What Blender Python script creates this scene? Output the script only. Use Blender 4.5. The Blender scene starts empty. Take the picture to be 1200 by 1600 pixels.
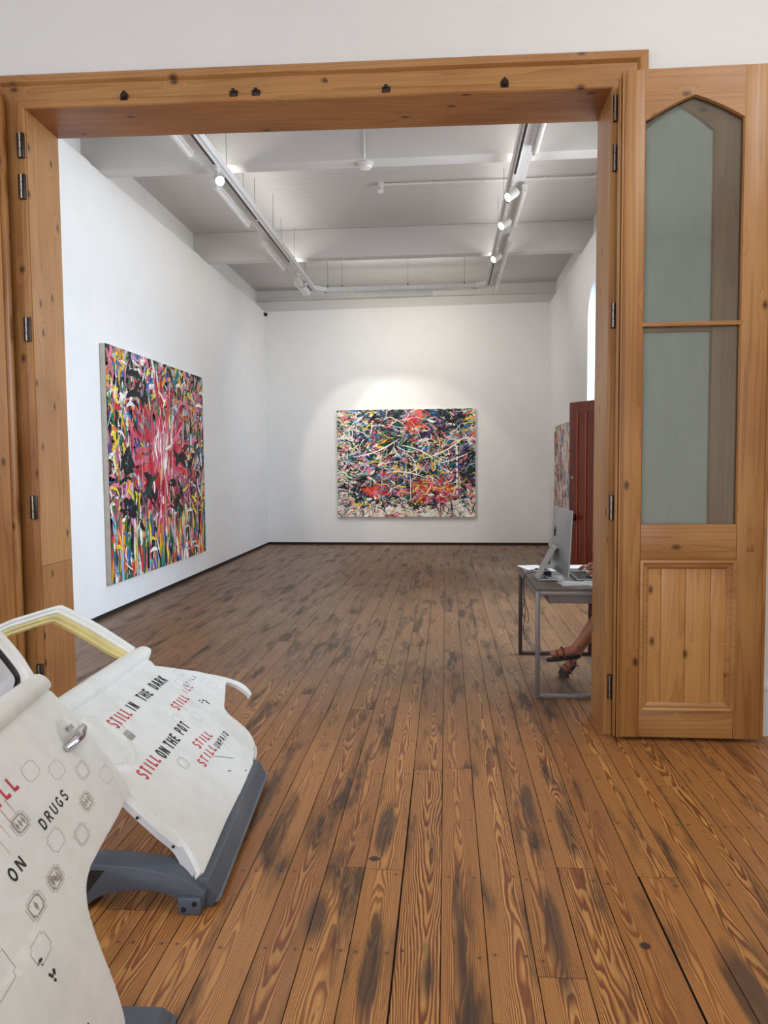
import bpy, bmesh, math, random
from mathutils import Vector, Matrix
S = bpy.context.scene
COL = S.collection
V = Vector
PI = math.pi

# ------------------------------------------------------------------ helpers
def link(o):
    COL.objects.link(o); return o

def tag(o, label=None, cat=None, group=None, kind=None):
    if label: o['label'] = label
    if cat: o['category'] = cat
    if group: o['group'] = group
    if kind: o['kind'] = kind
    return o

def thing(name, label, cat, loc, group=None, kind=None):
    o = link(bpy.data.objects.new(name, None))
    o.location = loc; o.empty_display_size = .1
    return tag(o, label, cat, group, kind)

def root_of(o):
    while o.parent: o = o.parent
    return o

def sharpen(bm, ang=32):
    for f in bm.faces: f.smooth = True
    lim = math.radians(ang)
    for e in bm.edges:
        if len(e.link_faces) == 2 and e.calc_face_angle(0) > lim: e.smooth = False

def obj(name, bm, mat, parent=None, smooth=True, label=None, fixn=True):
    """link a bmesh (world coordinates) as ONE mesh object; with a parent it becomes its part"""
    if fixn: bmesh.ops.recalc_face_normals(bm, faces=bm.faces[:])
    if smooth: sharpen(bm)
    if parent is not None:
        r = root_of(parent)
        bmesh.ops.translate(bm, verts=bm.verts[:], vec=-V(r.location))
    me = bpy.data.meshes.new(name); bm.to_mesh(me); bm.free()
    for m in (mat if isinstance(mat, (list, tuple)) else [mat]): me.materials.append(m)
    o = link(bpy.data.objects.new(name, me))
    if parent is not None: o.parent = parent
    if label: o['label'] = label
    return o

def solo(name, bm, mat, label, cat, loc, group=None, kind=None, smooth=True):
    """a thing that is one mesh; origin at loc"""
    bmesh.ops.recalc_face_normals(bm, faces=bm.faces[:])
    if smooth: sharpen(bm)
    bmesh.ops.translate(bm, verts=bm.verts[:], vec=-V(loc))
    me = bpy.data.meshes.new(name); bm.to_mesh(me); bm.free()
    for m in (mat if isinstance(mat, (list, tuple)) else [mat]): me.materials.append(m)
    o = link(bpy.data.objects.new(name, me)); o.location = loc
    return tag(o, label, cat, group, kind)

def copy_tree(o, parent=None):
    c = o.copy(); link(c); c.parent = parent
    for ch in list(o.children): copy_tree(ch, c)
    return c

def BM(): return bmesh.new()

def box(bm, x0, x1, y0, y1, z0, z1, bev=0.0):
    r = bmesh.ops.create_cube(bm, size=1.0)
    for v in r['verts']:
        v.co = V(((x0+x1)/2+v.co.x*(x1-x0), (y0+y1)/2+v.co.y*(y1-y0), (z0+z1)/2+v.co.z*(z1-z0)))
    if bev > 0:
        es = list({e for v in r['verts'] for e in v.link_edges})
        bmesh.ops.bevel(bm, geom=es, offset=bev, segments=2, profile=.5, affect='EDGES')
    return bm

def obox(bm, c, ax, ay, az, bev=0.0):
    """oriented box: centre and three half-axes"""
    r = bmesh.ops.create_cube(bm, size=2.0)
    c, ax, ay, az = V(c), V(ax), V(ay), V(az)
    for v in r['verts']: v.co = c+ax*v.co.x+ay*v.co.y+az*v.co.z
    if bev > 0:
        es = list({e for v in r['verts'] for e in v.link_edges})
        bmesh.ops.bevel(bm, geom=es, offset=bev, segments=2, profile=.5, affect='EDGES')
    return bm

def prism(bm, pts, vec, bev=0.0):
    vs = [bm.verts.new(V(p)) for p in pts]; f = bm.faces.new(vs)
    r = bmesh.ops.extrude_face_region(bm, geom=[f])
    nv = [g for g in r['geom'] if isinstance(g, bmesh.types.BMVert)]
    bmesh.ops.translate(bm, verts=nv, vec=V(vec))
    if bev > 0:
        es = list({e for v in vs+nv for e in v.link_edges})
        bmesh.ops.bevel(bm, geom=es, offset=bev, segments=2, profile=.5, affect='EDGES')
    return bm

def tube(bm, pts, r, n=8, cap=True):
    pts = [V(p) for p in pts]; rs = r if isinstance(r, (list, tuple)) else [r]*len(pts)
    rings = []; ref = None
    for i, p in enumerate(pts):
        t = (pts[min(i+1, len(pts)-1)]-pts[max(i-1, 0)]).normalized()
        if ref is None:
            ref = V((0, 0, 1)) if abs(t.z) < .9 else V((1, 0, 0))
        a = (ref-t*ref.dot(t)).normalized(); b = t.cross(a); ref = a
        rings.append([bm.verts.new(p+(a*math.cos(2*PI*k/n)+b*math.sin(2*PI*k/n))*rs[i]) for k in range(n)])
    for A, B in zip(rings, rings[1:]):
        for k in range(n): bm.faces.new((A[k], A[(k+1) % n], B[(k+1) % n], B[k]))
    if cap:
        bm.faces.new(rings[0][::-1]); bm.faces.new(rings[-1])
    return bm

def lathe(bm, c, axis, prof, n=20):
    """prof: (radius, height along axis)"""
    c, t = V(c), V(axis).normalized()
    a = t.orthogonal().normalized(); b = t.cross(a); rings = []
    for r, h in prof:
        if r < 1e-6: rings.append([bm.verts.new(c+t*h)])
        else: rings.append([bm.verts.new(c+t*h+(a*math.cos(2*PI*k/n)+b*math.sin(2*PI*k/n))*r) for k in range(n)])
    for A, B in zip(rings, rings[1:]):
        for k in range(n):
            q = [A[k % len(A)], A[(k+1) % len(A)], B[(k+1) % len(B)], B[k % len(B)]]
            q = list(dict.fromkeys(q))
            if len(q) > 2: bm.faces.new(q)
    if len(rings[0]) > 1: bm.faces.new(rings[0][::-1])
    if len(rings[-1]) > 1: bm.faces.new(rings[-1])
    return bm

# ------------------------------------------------------------------ materials
def srgb(r, g, b):
    f = lambda c: (c/12.92 if c <= .04045 else ((c+.055)/1.055)**2.4)
    return (f(r/255), f(g/255), f(b/255), 1)

class NT:
    def __init__(s, name):
        s.m = bpy.data.materials.new(name); s.m.use_nodes = True
        s.t = s.m.node_tree; s.n = s.t.nodes; s.l = s.t.links
        s.b = s.n['Principled BSDF']
    def node(s, ty, **kw):
        x = s.n.new(ty)
        for k, v in kw.items(): setattr(x, k, v)
        return x
    def put(s, sock, v):
        if isinstance(v, bpy.types.NodeSocket): s.l.new(v, sock)
        elif v is not None: sock.default_value = v
    def math(s, op, a, b=None, c=None, clamp=False):
        x = s.node('ShaderNodeMath', operation=op, use_clamp=clamp)
        for i, v in enumerate((a, b, c)):
            if v is not None: s.put(x.inputs[i], v)
        return x.outputs[0]
    def ramp(s, fac, stops, interp='LINEAR'):
        x = s.node('ShaderNodeValToRGB'); cr = x.color_ramp; cr.interpolation = interp
        while len(cr.elements) < len(stops): cr.elements.new(.5)
        for e, (p, c) in zip(cr.elements, stops):
            e.position = p; e.color = c if len(c) == 4 else (*c, 1)
        s.put(x.inputs[0], fac); return x.outputs[0]
    def mix(s, fac, a, b, mode='MIX'):
        x = s.node('ShaderNodeMix', data_type='RGBA', blend_type=mode)
        s.put(x.inputs[0], fac); s.put(x.inputs[6], a); s.put(x.inputs[7], b); return x.outputs[2]
    def noise(s, vec, scale, detail=2, rough=.5, dist=0):
        x = s.node('ShaderNodeTexNoise'); s.put(x.inputs['Vector'], vec)
        x.inputs['Scale'].default_value = scale; x.inputs['Detail'].default_value = detail
        x.inputs['Roughness'].default_value = rough; x.inputs['Distortion'].default_value = dist
        return x.outputs[0]
    def mapping(s, vec, loc=(0, 0, 0), rot=(0, 0, 0), scale=(1, 1, 1)):
        x = s.node('ShaderNodeMapping'); s.put(x.inputs[0], vec)
        s.put(x.inputs[1], loc); x.inputs[2].default_value = rot; x.inputs[3].default_value = scale
        return x.outputs[0]
    def obj(s): return s.node('ShaderNodeTexCoord').outputs['Object']
    def bump(s, h, strength=.2, dist=.01):
        x = s.node('ShaderNodeBump'); x.inputs['Strength'].default_value = strength
        x.inputs['Distance'].default_value = dist; s.put(x.inputs['Height'], h)
        s.l.new(x.outputs[0], s.b.inputs['Normal'])
    def set(s, base=None, rough=None, metal=None, **kw):
        s.put(s.b.inputs['Base Color'], base); s.put(s.b.inputs['Roughness'], rough)
        s.put(s.b.inputs['Metallic'], metal)
        for k, v in kw.items(): s.put(s.b.inputs[k], v)
        return s.m

def plain(name, c, rough=.5, metal=0.0, var=.06, scale=6):
    t = NT(name); n = t.noise(t.obj(), scale, 3)
    d = tuple(x*(1-var) for x in c[:3])+(1,); u = tuple(min(1, x*(1+var)) for x in c[:3])+(1,)
    return t.set(t.ramp(n, [(.3, d), (.7, u)]), rough, metal)

def emis(name, c, strength):
    t = NT(name); t.set(c, .5); t.put(t.b.inputs['Emission Color'], c); t.b.inputs['Emission Strength'].default_value = strength
    return t.m

def pine(name, axis, light, mid, dark, seed=0, rings=11, knots=True, rough=.42, across=10.0, along=.30):
    """straight-grained board with cathedral figure, knots and fine fibres; axis = direction of the grain"""
    t = NT(name)
    oi = t.node('ShaderNodeObjectInfo').outputs['Random']
    off = t.node('ShaderNodeCombineXYZ'); t.put(off.inputs[0], t.math('MULTIPLY', oi, 31.0+seed))
    t.put(off.inputs[1], t.math('MULTIPLY', oi, 17.0)); t.put(off.inputs[2], t.math('MULTIPLY', oi, 23.0+seed))
    sc = [across, across, across]; sc[axis] = along
    p = t.mapping(t.obj(), off.outputs[0], scale=sc)
    f = t.noise(p, 1.0, 1.5, .4, .15)
    ks = [1.0, 1.0, 1.0]; ks[axis] = .55
    if knots:
        q3 = t.node('ShaderNodeSeparateXYZ'); t.put(q3.inputs[0], t.obj()); kx, ky, kz = q3.outputs
        cb = t.node('ShaderNodeCombineXYZ')
        lg, cr_ = (kz, t.math('ADD', kx, ky)) if axis == 2 else (kx, t.math('ADD', ky, kz))
        t.put(cb.inputs[0], t.math('ADD', t.math('MULTIPLY', lg, 1.7), t.math('MULTIPLY', oi, 37.0)))
        t.put(cb.inputs[1], t.math('ADD', t.math('MULTIPLY', cr_, 3.0), t.math('MULTIPLY', oi, 11.0)))
        vo = t.node('ShaderNodeTexVoronoi', feature='F1', voronoi_dimensions='2D'); t.put(vo.inputs['Vector'], cb.outputs[0]); vo.inputs['Scale'].default_value = 1.45
        vd = vo.outputs['Distance']
        lump = t.math('POWER', 2.718, t.math('MULTIPLY', t.math('MULTIPLY', vd, vd), -70.0))
        pick = t.math('GREATER_THAN', vo.outputs['Color'], .42)
        f = t.math('ADD', f, t.math('MULTIPLY', t.math('MULTIPLY', lump, pick), .30))
    fr = t.math('FRACT', t.math('MULTIPLY', f, rings))
    g = t.ramp(fr, [(0, light), (.45, light), (.78, mid), (.93, dark), (1, light)])
    fs = [90, 90, 90]; fs[axis] = 2.2
    fib = t.noise(t.mapping(t.obj(), scale=fs), 1.0, 3, .6)
    big = t.noise(t.mapping(t.obj(), off.outputs[0], scale=[2.5*k for k in ks]), 1.0, 2)
    c = t.mix(.40, mid, g)
    c = t.mix(t.math('MULTIPLY', fib, .75), c, t.mix(.5, mid, dark))
    c = t.mix(t.math('MULTIPLY', t.math('SUBTRACT', big, .42, clamp=True), 1.6), c, mid, 'MULTIPLY')
    if knots:
        kk = t.math('SUBTRACT', 1.0, t.math('MULTIPLY', vd, 11.0), clamp=True)
        kcol = tuple(x*.35 for x in dark[:3])+(1,)
        c = t.mix(t.math('MULTIPLY', t.math('MULTIPLY', kk, pick), 1.25, clamp=True), c, kcol)
    t.bump(t.math('ADD', fr, t.math('MULTIPLY', fib, .6)), .12, .003)
    return t.set(c, rough)

M = {}
PL, PM, PD = srgb(206, 158, 98), srgb(180, 130, 74), srgb(126, 82, 44)
M['pineV'] = pine('pine_upright', 2, PL, PM, PD, 1)
M['pineH'] = pine('pine_level', 0, PL, PM, PD, 5)
M['pineY'] = pine('pine_soffit', 0, srgb(196, 144, 86), srgb(170, 118, 64), srgb(124, 78, 42), 9)
M['pinePanel'] = pine('pine_panel', 2, srgb(220, 172, 110), srgb(196, 144, 84), srgb(146, 96, 52), 3, rings=14, along=.5)
M['pineDark'] = pine('pine_darker', 2, srgb(196, 146, 86), srgb(170, 118, 62), srgb(122, 76, 38), 7)  # pine in slightly darker tones for small parts and repairs
M['hinge'] = plain('aged_iron', srgb(60, 52, 46), .45, .8)
M['steel'] = plain('brushed_steel', srgb(176, 170, 160), .3, .9)
M['black'] = plain('black_paint', srgb(22, 20, 20), .5)
M['floor_gap'] = plain('dirt_in_floor_gaps', srgb(46, 38, 34), .8)
M['gap'] = plain('shadow_gap_black', srgb(16, 14, 14), .7)

def wallmat(name, c, rough=.75, bumpy=.04):
    t = NT(name); n = t.noise(t.obj(), 3.0, 4, .6); d = tuple(x*.965 for x in c[:3])+(1,)
    t.bump(t.noise(t.obj(), 60, 4, .6), bumpy, .004)
    return t.set(t.ramp(n, [(.3, d), (.7, c)]), rough)
M['wall'] = wallmat('white_wall_paint', (.80, .80, .79, 1))
M['gwall'] = wallmat('white_gallery_paint', (.83, .83, .82, 1))
M['base_white'] = wallmat('white_gloss_skirting', (.76, .77, .78, 1), .4)
M['plaster'] = wallmat('old_white_plaster', (.80, .795, .78, 1), .8, .08)
M['beam'] = wallmat('white_beam_paint', (.67, .655, .635, 1), .6, .08)

# boarded ceiling: narrow planks running across the room
t = NT('white_boarded_ceiling'); o = t.obj()
sep = t.node('ShaderNodeSeparateXYZ'); t.put(sep.inputs[0], o)
w = t.math('FRACT', t.math('MULTIPLY', sep.outputs[1], 6.6))
line = t.math('LESS_THAN', w, .05)
brk = t.noise(t.mapping(o, scale=(2.0, 6.6, 1)), 1.0, 2)
line = t.math('MULTIPLY', line, t.math('GREATER_THAN', brk, .5))
c = t.mix(t.math('MULTIPLY', line, .45), (.61, .595, .58, 1), (.34, .325, .31, 1))
t.bump(line, -.5, .004); M['ceil'] = t.set(c, .7)

# pine floor boards: figure follows each board (colour attribute 'board' holds its random numbers)
t = NT('worn_heart_pine_boards'); o = t.obj()
at = t.node('ShaderNodeVertexColor'); at.layer_name = 'board'
rs = t.node('ShaderNodeSeparateColor'); t.put(rs.inputs[0], at.outputs[0])
R, G, B = rs.outputs
off = t.node('ShaderNodeCombineXYZ'); t.put(off.inputs[0], t.math('MULTIPLY', R, 61)); t.put(off.inputs[1], t.math('MULTIPLY', G, 47)); t.put(off.inputs[2], t.math('MULTIPLY', B, 29))
sp = t.node('ShaderNodeSeparateXYZ'); t.put(sp.inputs[0], o); X, Y = sp.outputs[0], sp.outputs[1]
bx = t.math('FRACT', t.math('DIVIDE', t.math('SUBTRACT', X, -.022), .150))
xl = t.math('SUBTRACT', bx, t.math('ADD', .34, t.math('MULTIPLY', R, .32)))
nz1 = t.noise(t.mapping(o, off.outputs[0], scale=(13, 1.5, 1)), 1.0, 1.6, .4, .3)
nz2 = t.noise(t.mapping(o, off.outputs[0], scale=(34, 5.5, 1)), 1.0, 2, .5)
f = t.math('MULTIPLY', t.math('MULTIPLY', xl, xl), t.math('ADD', 26, t.math('MULTIPLY', B, 34)))
f = t.math('ADD', f, t.math('MULTIPLY', nz1, 8.5)); f = t.math('ADD', f, t.math('MULTIPLY', nz2, 1.3))
f = t.math('ADD', f, t.math('MULTIPLY', Y, t.math('MULTIPLY', t.math('SUBTRACT', G, .5), 7.0)))
fr = t.math('FRACT', f)
EL, EM, LW = srgb(226, 170, 98), srgb(184, 120, 60), srgb(108, 56, 30)
g = t.ramp(fr, [(0, EL), (.28, EL), (.48, EM), (.66, LW), (.90, LW), (1, EL)])
base = t.ramp(G, [(0, srgb(138, 84, 44)), (.4, srgb(168, 110, 58)), (.75, srgb(186, 128, 70)), (1, srgb(146, 86, 46))])
strength = t.math('ADD', .38, t.math('MULTIPLY', R, .34))
c = t.mix(strength, base, g)
fib = t.noise(t.mapping(o, off.outputs[0], scale=(160, 3, 1)), 1.0, 3, .65)
c = t.mix(t.math('MULTIPLY', t.math('SUBTRACT', fib, .35, clamp=True), 1.1, clamp=True), c, srgb(120, 66, 30))
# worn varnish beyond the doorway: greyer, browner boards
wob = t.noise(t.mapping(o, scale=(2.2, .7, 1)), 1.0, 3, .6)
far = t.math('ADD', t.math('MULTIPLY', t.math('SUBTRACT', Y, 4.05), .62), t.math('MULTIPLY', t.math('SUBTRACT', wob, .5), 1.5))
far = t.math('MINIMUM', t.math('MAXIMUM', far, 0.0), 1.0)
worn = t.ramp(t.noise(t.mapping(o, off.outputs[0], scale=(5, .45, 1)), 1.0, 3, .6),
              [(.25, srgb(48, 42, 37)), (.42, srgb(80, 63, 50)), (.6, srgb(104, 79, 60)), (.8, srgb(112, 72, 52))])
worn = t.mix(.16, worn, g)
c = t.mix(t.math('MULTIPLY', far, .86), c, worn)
# black rubbed-in stains, bounded by the boards
st = t.noise(t.mapping(o, off.outputs[0], scale=(7.5, 1.15, 1)), 1.0, 4, .62)
stain = t.ramp(st, [(.51, (0, 0, 0)), (.64, (1, 1, 1))])
stain2 = t.ramp(t.noise(t.mapping(o, scale=(3.2, .8, 1)), 1.0, 3, .6), [(.36, (0, 0, 0)), (.52, (1, 1, 1))])
c = t.mix(t.math('MULTIPLY', t.math('MULTIPLY', stain, stain2), .86), c, srgb(52, 43, 36))
for (sx_, sy_, rx_, ry_, k_) in ((-.462, 2.545, .040, .17, .8), (-.238, 2.30, .036, .24, .85), (.905, 2.22, .050, .26, .8), (-.265, 3.25, .034, .22, .8), (.375, 3.45, .034, .24, .75), (.045, 2.42, .024, .45, .8), (.36, 2.46, .036, .30, .75), (-.86, 3.45, .034, .5, .7), (.52, 3.25, .034, .26, .7), (.647, 2.449, .019, .020, 1.25), (-.292, 2.94, .022, .020, 1.2)):
    ax_ = t.math('DIVIDE', t.math('SUBTRACT', X, sx_), rx_); ay_ = t.math('DIVIDE', t.math('SUBTRACT', Y, sy_), ry_)
    d2 = t.math('ADD', t.math('MULTIPLY', ax_, ax_), t.math('MULTIPLY', ay_, ay_))
    d2 = t.math('ADD', d2, t.math('MULTIPLY', t.math('SUBTRACT', st, .5), 5.0 if ry_ > .1 else 1.0))
    mk_ = t.math('MULTIPLY', t.math('SUBTRACT', 1.25, d2, clamp=True), k_, clamp=True)
    c = t.mix(t.math('MULTIPLY', mk_, .95), c, srgb(46, 39, 34))
# nail heads: two per board at every joist
jo = t.math('FRACT', t.math('DIVIDE', t.math('SUBTRACT', Y, 2.117), .475))
jy = t.math('MULTIPLY', t.math('ABSOLUTE', t.math('SUBTRACT', jo, t.math('ADD', .47, t.math('MULTIPLY', R, .06)))), .475)
dx1 = t.math('MULTIPLY', t.math('ABSOLUTE', t.math('SUBTRACT', t.math('ABSOLUTE', t.math('SUBTRACT', bx, .5)), .33)), .15)
dn = t.math('SQRT', t.math('ADD', t.math('MULTIPLY', jy, jy), t.math('MULTIPLY', dx1, dx1)))
some = t.math('GREATER_THAN', t.noise(t.mapping(o, scale=(9, 5, 1)), 1.0, 1), .47)
nail = t.math('MULTIPLY', t.math('LESS_THAN', dn, .0036), some)
halo = t.math('MULTIPLY', t.math('SUBTRACT', 1.0, t.math('DIVIDE', dn, .016), clamp=True), .45)
halo = t.math('MULTIPLY', halo, some)
c = t.mix(halo, c, srgb(70, 50, 38)); c = t.mix(nail, c, srgb(30, 22, 18))
rough = t.math('ADD', .30, t.math('MULTIPLY', wob, .18)); rough = t.math('ADD', rough, t.math('MULTIPLY', stain, .12))
t.bump(t.math('ADD', t.math('MULTIPLY', fr, .5), fib), .16, .0025)
M['floor'] = t.set(c, rough, **{'Specular IOR Level': .45})

def old_pane(name, lo, hi):
    # glass: old pane, faint green; straight-through tint plus Fresnel gloss
    t = NT(name); t.n.remove(t.b)
    tr = t.node('ShaderNodeBsdfTransparent'); tr.inputs[0].default_value = (.945, .97, .945, 1)
    gl = t.node('ShaderNodeBsdfGlossy'); gl.inputs['Roughness'].default_value = .03; gl.inputs[0].default_value = (.95, 1, .97, 1)
    fz = t.node('ShaderNodeFresnel'); fz.inputs[0].default_value = 1.55
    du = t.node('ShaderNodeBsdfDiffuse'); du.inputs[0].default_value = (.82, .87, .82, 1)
    bright_mix = t.ramp(t.noise(t.mapping(t.obj(), scale=(9, 9, 1.6)), 1.0, 4, .6), [(.3, (lo, lo, lo)), (.75, (hi, hi, hi))])  # diffuse share paints in the brightness of reflections and the lit wall
    m0 = t.node('ShaderNodeMixShader'); t.put(m0.inputs[0], bright_mix); t.l.new(tr.outputs[0], m0.inputs[1]); t.l.new(du.outputs[0], m0.inputs[2])
    mx = t.node('ShaderNodeMixShader'); t.put(mx.inputs[0], t.math('MULTIPLY', fz.outputs[0], 1.6)); t.l.new(m0.outputs[0], mx.inputs[1]); t.l.new(gl.outputs[0], mx.inputs[2])
    t.l.new(mx.outputs[0], t.n['Material Output'].inputs[0]); return t.m
M['glass'] = old_pane('old_green_pane', .02, .06); M['brightened_glass'] = old_pane('brightened_old_pane', .72, .84)

# car enamel: off-white, hand-rubbed, faint stains
t = NT('rubbed_offwhite_enamel'); o = t.obj()
n1 = t.noise(o, 5, 5, .65); n2 = t.noise(o, 2.2, 3, .5); n3 = t.noise(t.mapping(o, scale=(30, 30, 30)), 1, 4, .7)
c = t.ramp(n1, [(.3, srgb(231, 236, 230)), (.55, srgb(243, 247, 245)), (.75, srgb(240, 243, 234))])
c = t.mix(t.math('MULTIPLY', t.math('SUBTRACT', n2, .52, clamp=True), 2.0), c, srgb(224, 228, 222))
c = t.mix(t.math('MULTIPLY', t.math('GREATER_THAN', n3, .74), .5), c, srgb(150, 144, 132))
M['enamel'] = t.set(c, .42, **{'Coat Weight': .15})
M['enamel_in'] = plain('chalky_white_inside', srgb(196, 197, 200), .5)
M['slate'] = plain('slate_blue_paint', srgb(82, 92, 104), .38, .0, .12)
M['red_paint'] = plain('red_stencil_paint', srgb(206, 58, 72), .6, 0, .25, 40)
M['black_paint'] = plain('black_stencil_paint', srgb(42, 40, 40), .6, 0, .3, 40)
M['grey_paint'] = plain('grey_stencil_line', srgb(158, 156, 148), .6, 0, .2, 30)
M['tan_paint'] = plain('taupe_stencil_paint', srgb(172, 166, 152), .6, 0, .2, 30)
M['chrome'] = plain('chrome', srgb(210, 210, 214), .12, 1.0, .02)
M['rubber'] = plain('black_rubber', srgb(28, 27, 28), .5)
M['yellow_primer'] = plain('yellowed_primer', srgb(222, 206, 138), .55, 0, .15)
# ------------------------------------------------------------------ the setting
LWX, RWX = -3.60, 2.00          # gallery side walls
ZT, ZC = 4.68, 5.10             # top of the white lining walls, boarded ceiling
def backY(x): return 15.10-.027*(x+3.6)
def st(name, bm, mat, label, cat, smooth=False, fixn=True):
    o = obj(name, bm, mat, smooth=smooth, fixn=fixn); return tag(o, label, cat, None, 'structure')

# floor: individual boards with gaps over a dark base
rng = random.Random(4)
bm = BM(); lay = bm.loops.layers.float_color.new('board')
FX0, FX1, FY0, FY1 = -4.6, 4.2, -3.6, 15.3
W = .150; x0 = -.022
k0 = int((FX0-x0)/W)-1; k1 = int((FX1-x0)/W)+1
known = {(-1): [3.845], (-2): [2.862], 5: [2.874], (-3): [2.87], 0: [6.35, 8.1, 9.2], 1: [8.6, 5.2], 2: [7.4], 3: [9.6], (-4): [9.9], (-6): [5.6], (-5): [11.2]}
def quad(bm, x0, x1, y0, y1, z, col):
    vs = [bm.verts.new((x, y, z)) for x, y in ((x0, y0), (x1, y0), (x1, y1), (x0, y1))]
    f = bm.faces.new(vs)
    for l in f.loops: l[lay] = col
    return f
for k in range(k0, k1):
    a, b = max(FX0, x0+k*W), min(FX1, x0+(k+1)*W)
    if b-a < .01: continue
    js = [FY0]+known.get(k, [])
    y = FY0+rng.uniform(.5, 3)
    while y < FY1-1:
        if all(abs(y-j) > .8 for j in js): js.append(y)
        y += rng.uniform(2.4, 4.6)
    js = sorted(js)+[FY1]
    for j0, j1 in zip(js, js[1:]):
        gl, gr = .0016, .0016
        if k == -2 and j0 > 1.2 and j1 < 4.4: gr = .002
        if k == -1 and j1 < 4.4: gl = .0045
        if k == 5 and j1 < 3.0: gl = .006
        if k == 4 and j0 < 2.9: gr = .002
        quad(bm, a+gl, b-gr, j0+.001, j1-.001, 0, (rng.random(), rng.random(), rng.random(), 1))
for (xa, xb, ya, yb) in ((FX0, FX1, FY0, FY1),):
    f = quad(bm, xa, xb, ya, yb, -.012, (0, 0, 0, 1)); f.material_index = 1
st('floor', bm, [M['floor'], M['floor_gap']], 'wide worn pine floorboards running from the front room into the gallery', 'floor', fixn=False)

# doorway wall between the two rooms, doorway left clear
DL, DR_ = -2.49, .92                                   # opening
DZL, DZR = 3.715, 3.672
F0, F1 = 4.47, 4.80
bm = BM(); box(bm, -4.6, DL-.02, F0, F1, 0, ZC); box(bm, DR_+.02, 4.2, F0, F1, 0, ZC)
prism(bm, [(DL-.02, F0, DZL+.02), (DR_+.02, F0, DZR+.02), (DR_+.02, F0, ZC), (DL-.02, F0, ZC)], (0, F1-F0, 0))
st('wall_front', bm, M['wall'], 'white wall with the wide pine-framed doorway in it', 'wall')
bm = BM(); box(bm, 1.14, 4.2, F0-.022, F0, 0, .27); box(bm, 1.14, 4.2, F0-.03, F0, .27, .30, .006)
st('baseboard_front', bm, M['base_white'], 'tall white skirting board right of the folded door', 'skirting board')

# gallery lining walls (drywall stopping below the ceiling) and the old walls behind and above them
bm = BM(); box(bm, LWX-.10, LWX, F1, 15.3, .05, ZT)
st('wall_left', bm, M['gwall'], 'white gallery wall on the left with the red-centred painting', 'wall')
bm = BM(); prism(bm, [(LWX, backY(LWX), .05), (RWX, backY(RWX), .05), (RWX, backY(RWX), ZT+.02), (LWX, backY(LWX), ZT)], (0, .10, 0))
st('wall_back', bm, M['gwall'], 'white end wall of the gallery with the wide painting', 'wall')
# right wall: arched openings
def arch_wall(bm, xa, xb, y0, y1, z0, z1, arches):
    cur = y0
    for (a, b, zs) in arches:
        box(bm, xa, xb, cur, a, z0, z1)
        r = (b-a)/2; c = (a+b)/2; n = 18
        pts = [(xa, c-r*math.cos(PI*i/n), zs+r*math.sin(PI*i/n)) for i in range(n+1)]
        for p, q in zip(pts, pts[1:]):
            prism(bm, [p, q, (xa, q[1], z1), (xa, p[1], z1)], (xb-xa, 0, 0))
        cur = b
    box(bm, xa, xb, cur, y1, z0, z1)
ARCH = [(5.7, 8.9, 2.6), (9.98, 10.98, 3.55)]  # the wide nearer arch is added out of view to let light in
bm = BM(); arch_wall(bm, RWX, RWX+.30, F1, 15.3, 0, ZT, ARCH)
st('wall_right', bm, M['gwall'], 'white gallery wall on the right with the arched opening', 'wall')
bm = BM(); box(bm, LWX-.30, LWX-.18, F1, 15.6, 0, ZC); box(bm, LWX-.18, LWX-.08, F1, 15.5, ZT+.02, ZT+.09, .012)
st('wall_left_upper', bm, M['plaster'], 'old plaster wall showing above the left lining wall', 'wall')
bm = BM(); box(bm, RWX+.13, RWX+.30, F1, 15.6, ZT, ZC)
st('wall_right_upper', bm, M['plaster'], 'old plaster wall showing above the right lining wall', 'wall')
bm = BM(); prism(bm, [(-4, 15.17, ZT-.2), (RWX+.3, 15.03, ZT-.2), (RWX+.3, 15.03, ZC), (-4, 15.17, ZC)], (0, .2, 0))
box(bm, -3.8, RWX+.2, 14.98, 15.16, 4.885, 4.90)
st('wall_back_upper', bm, M['beam'], 'strip of old wall with a ledge above the end wall', 'wall')
# black shadow gaps under the lining walls
bm = BM(); box(bm, LWX-.10, LWX-.012, F1, 15.2, 0, .05)
st('baseboard_left', bm, M['gap'], 'black shadow gap along the foot of the left wall', 'skirting')
bm = BM(); prism(bm, [(LWX, backY(LWX)+.012, 0), (RWX, backY(RWX)+.012, 0), (RWX, backY(RWX)+.012, .05), (LWX, backY(LWX)+.012, .05)], (0, .06, 0))
st('baseboard_back', bm, M['gap'], 'black shadow gap along the foot of the end wall', 'skirting')
bm = BM(); box(bm, LWX-.3, RWX+.3, F1, 15.6, ZC, ZC+.1)
st('ceiling', bm, M['ceil'], 'white boarded ceiling of the gallery', 'ceiling')
for n, (y0, y1) in enumerate(((7.80, 8.02), (11.33, 11.52))):
    bm = BM(); box(bm, LWX-.2, RWX+.2, y0, y1, ZT-.005, ZC, .012)
    st('trim_%d' % (n+2), bm, M['beam'], ('nearer white ceiling beam crossing the gallery', 'farther white ceiling beam crossing the gallery')[n], 'beam', smooth=True)

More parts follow.
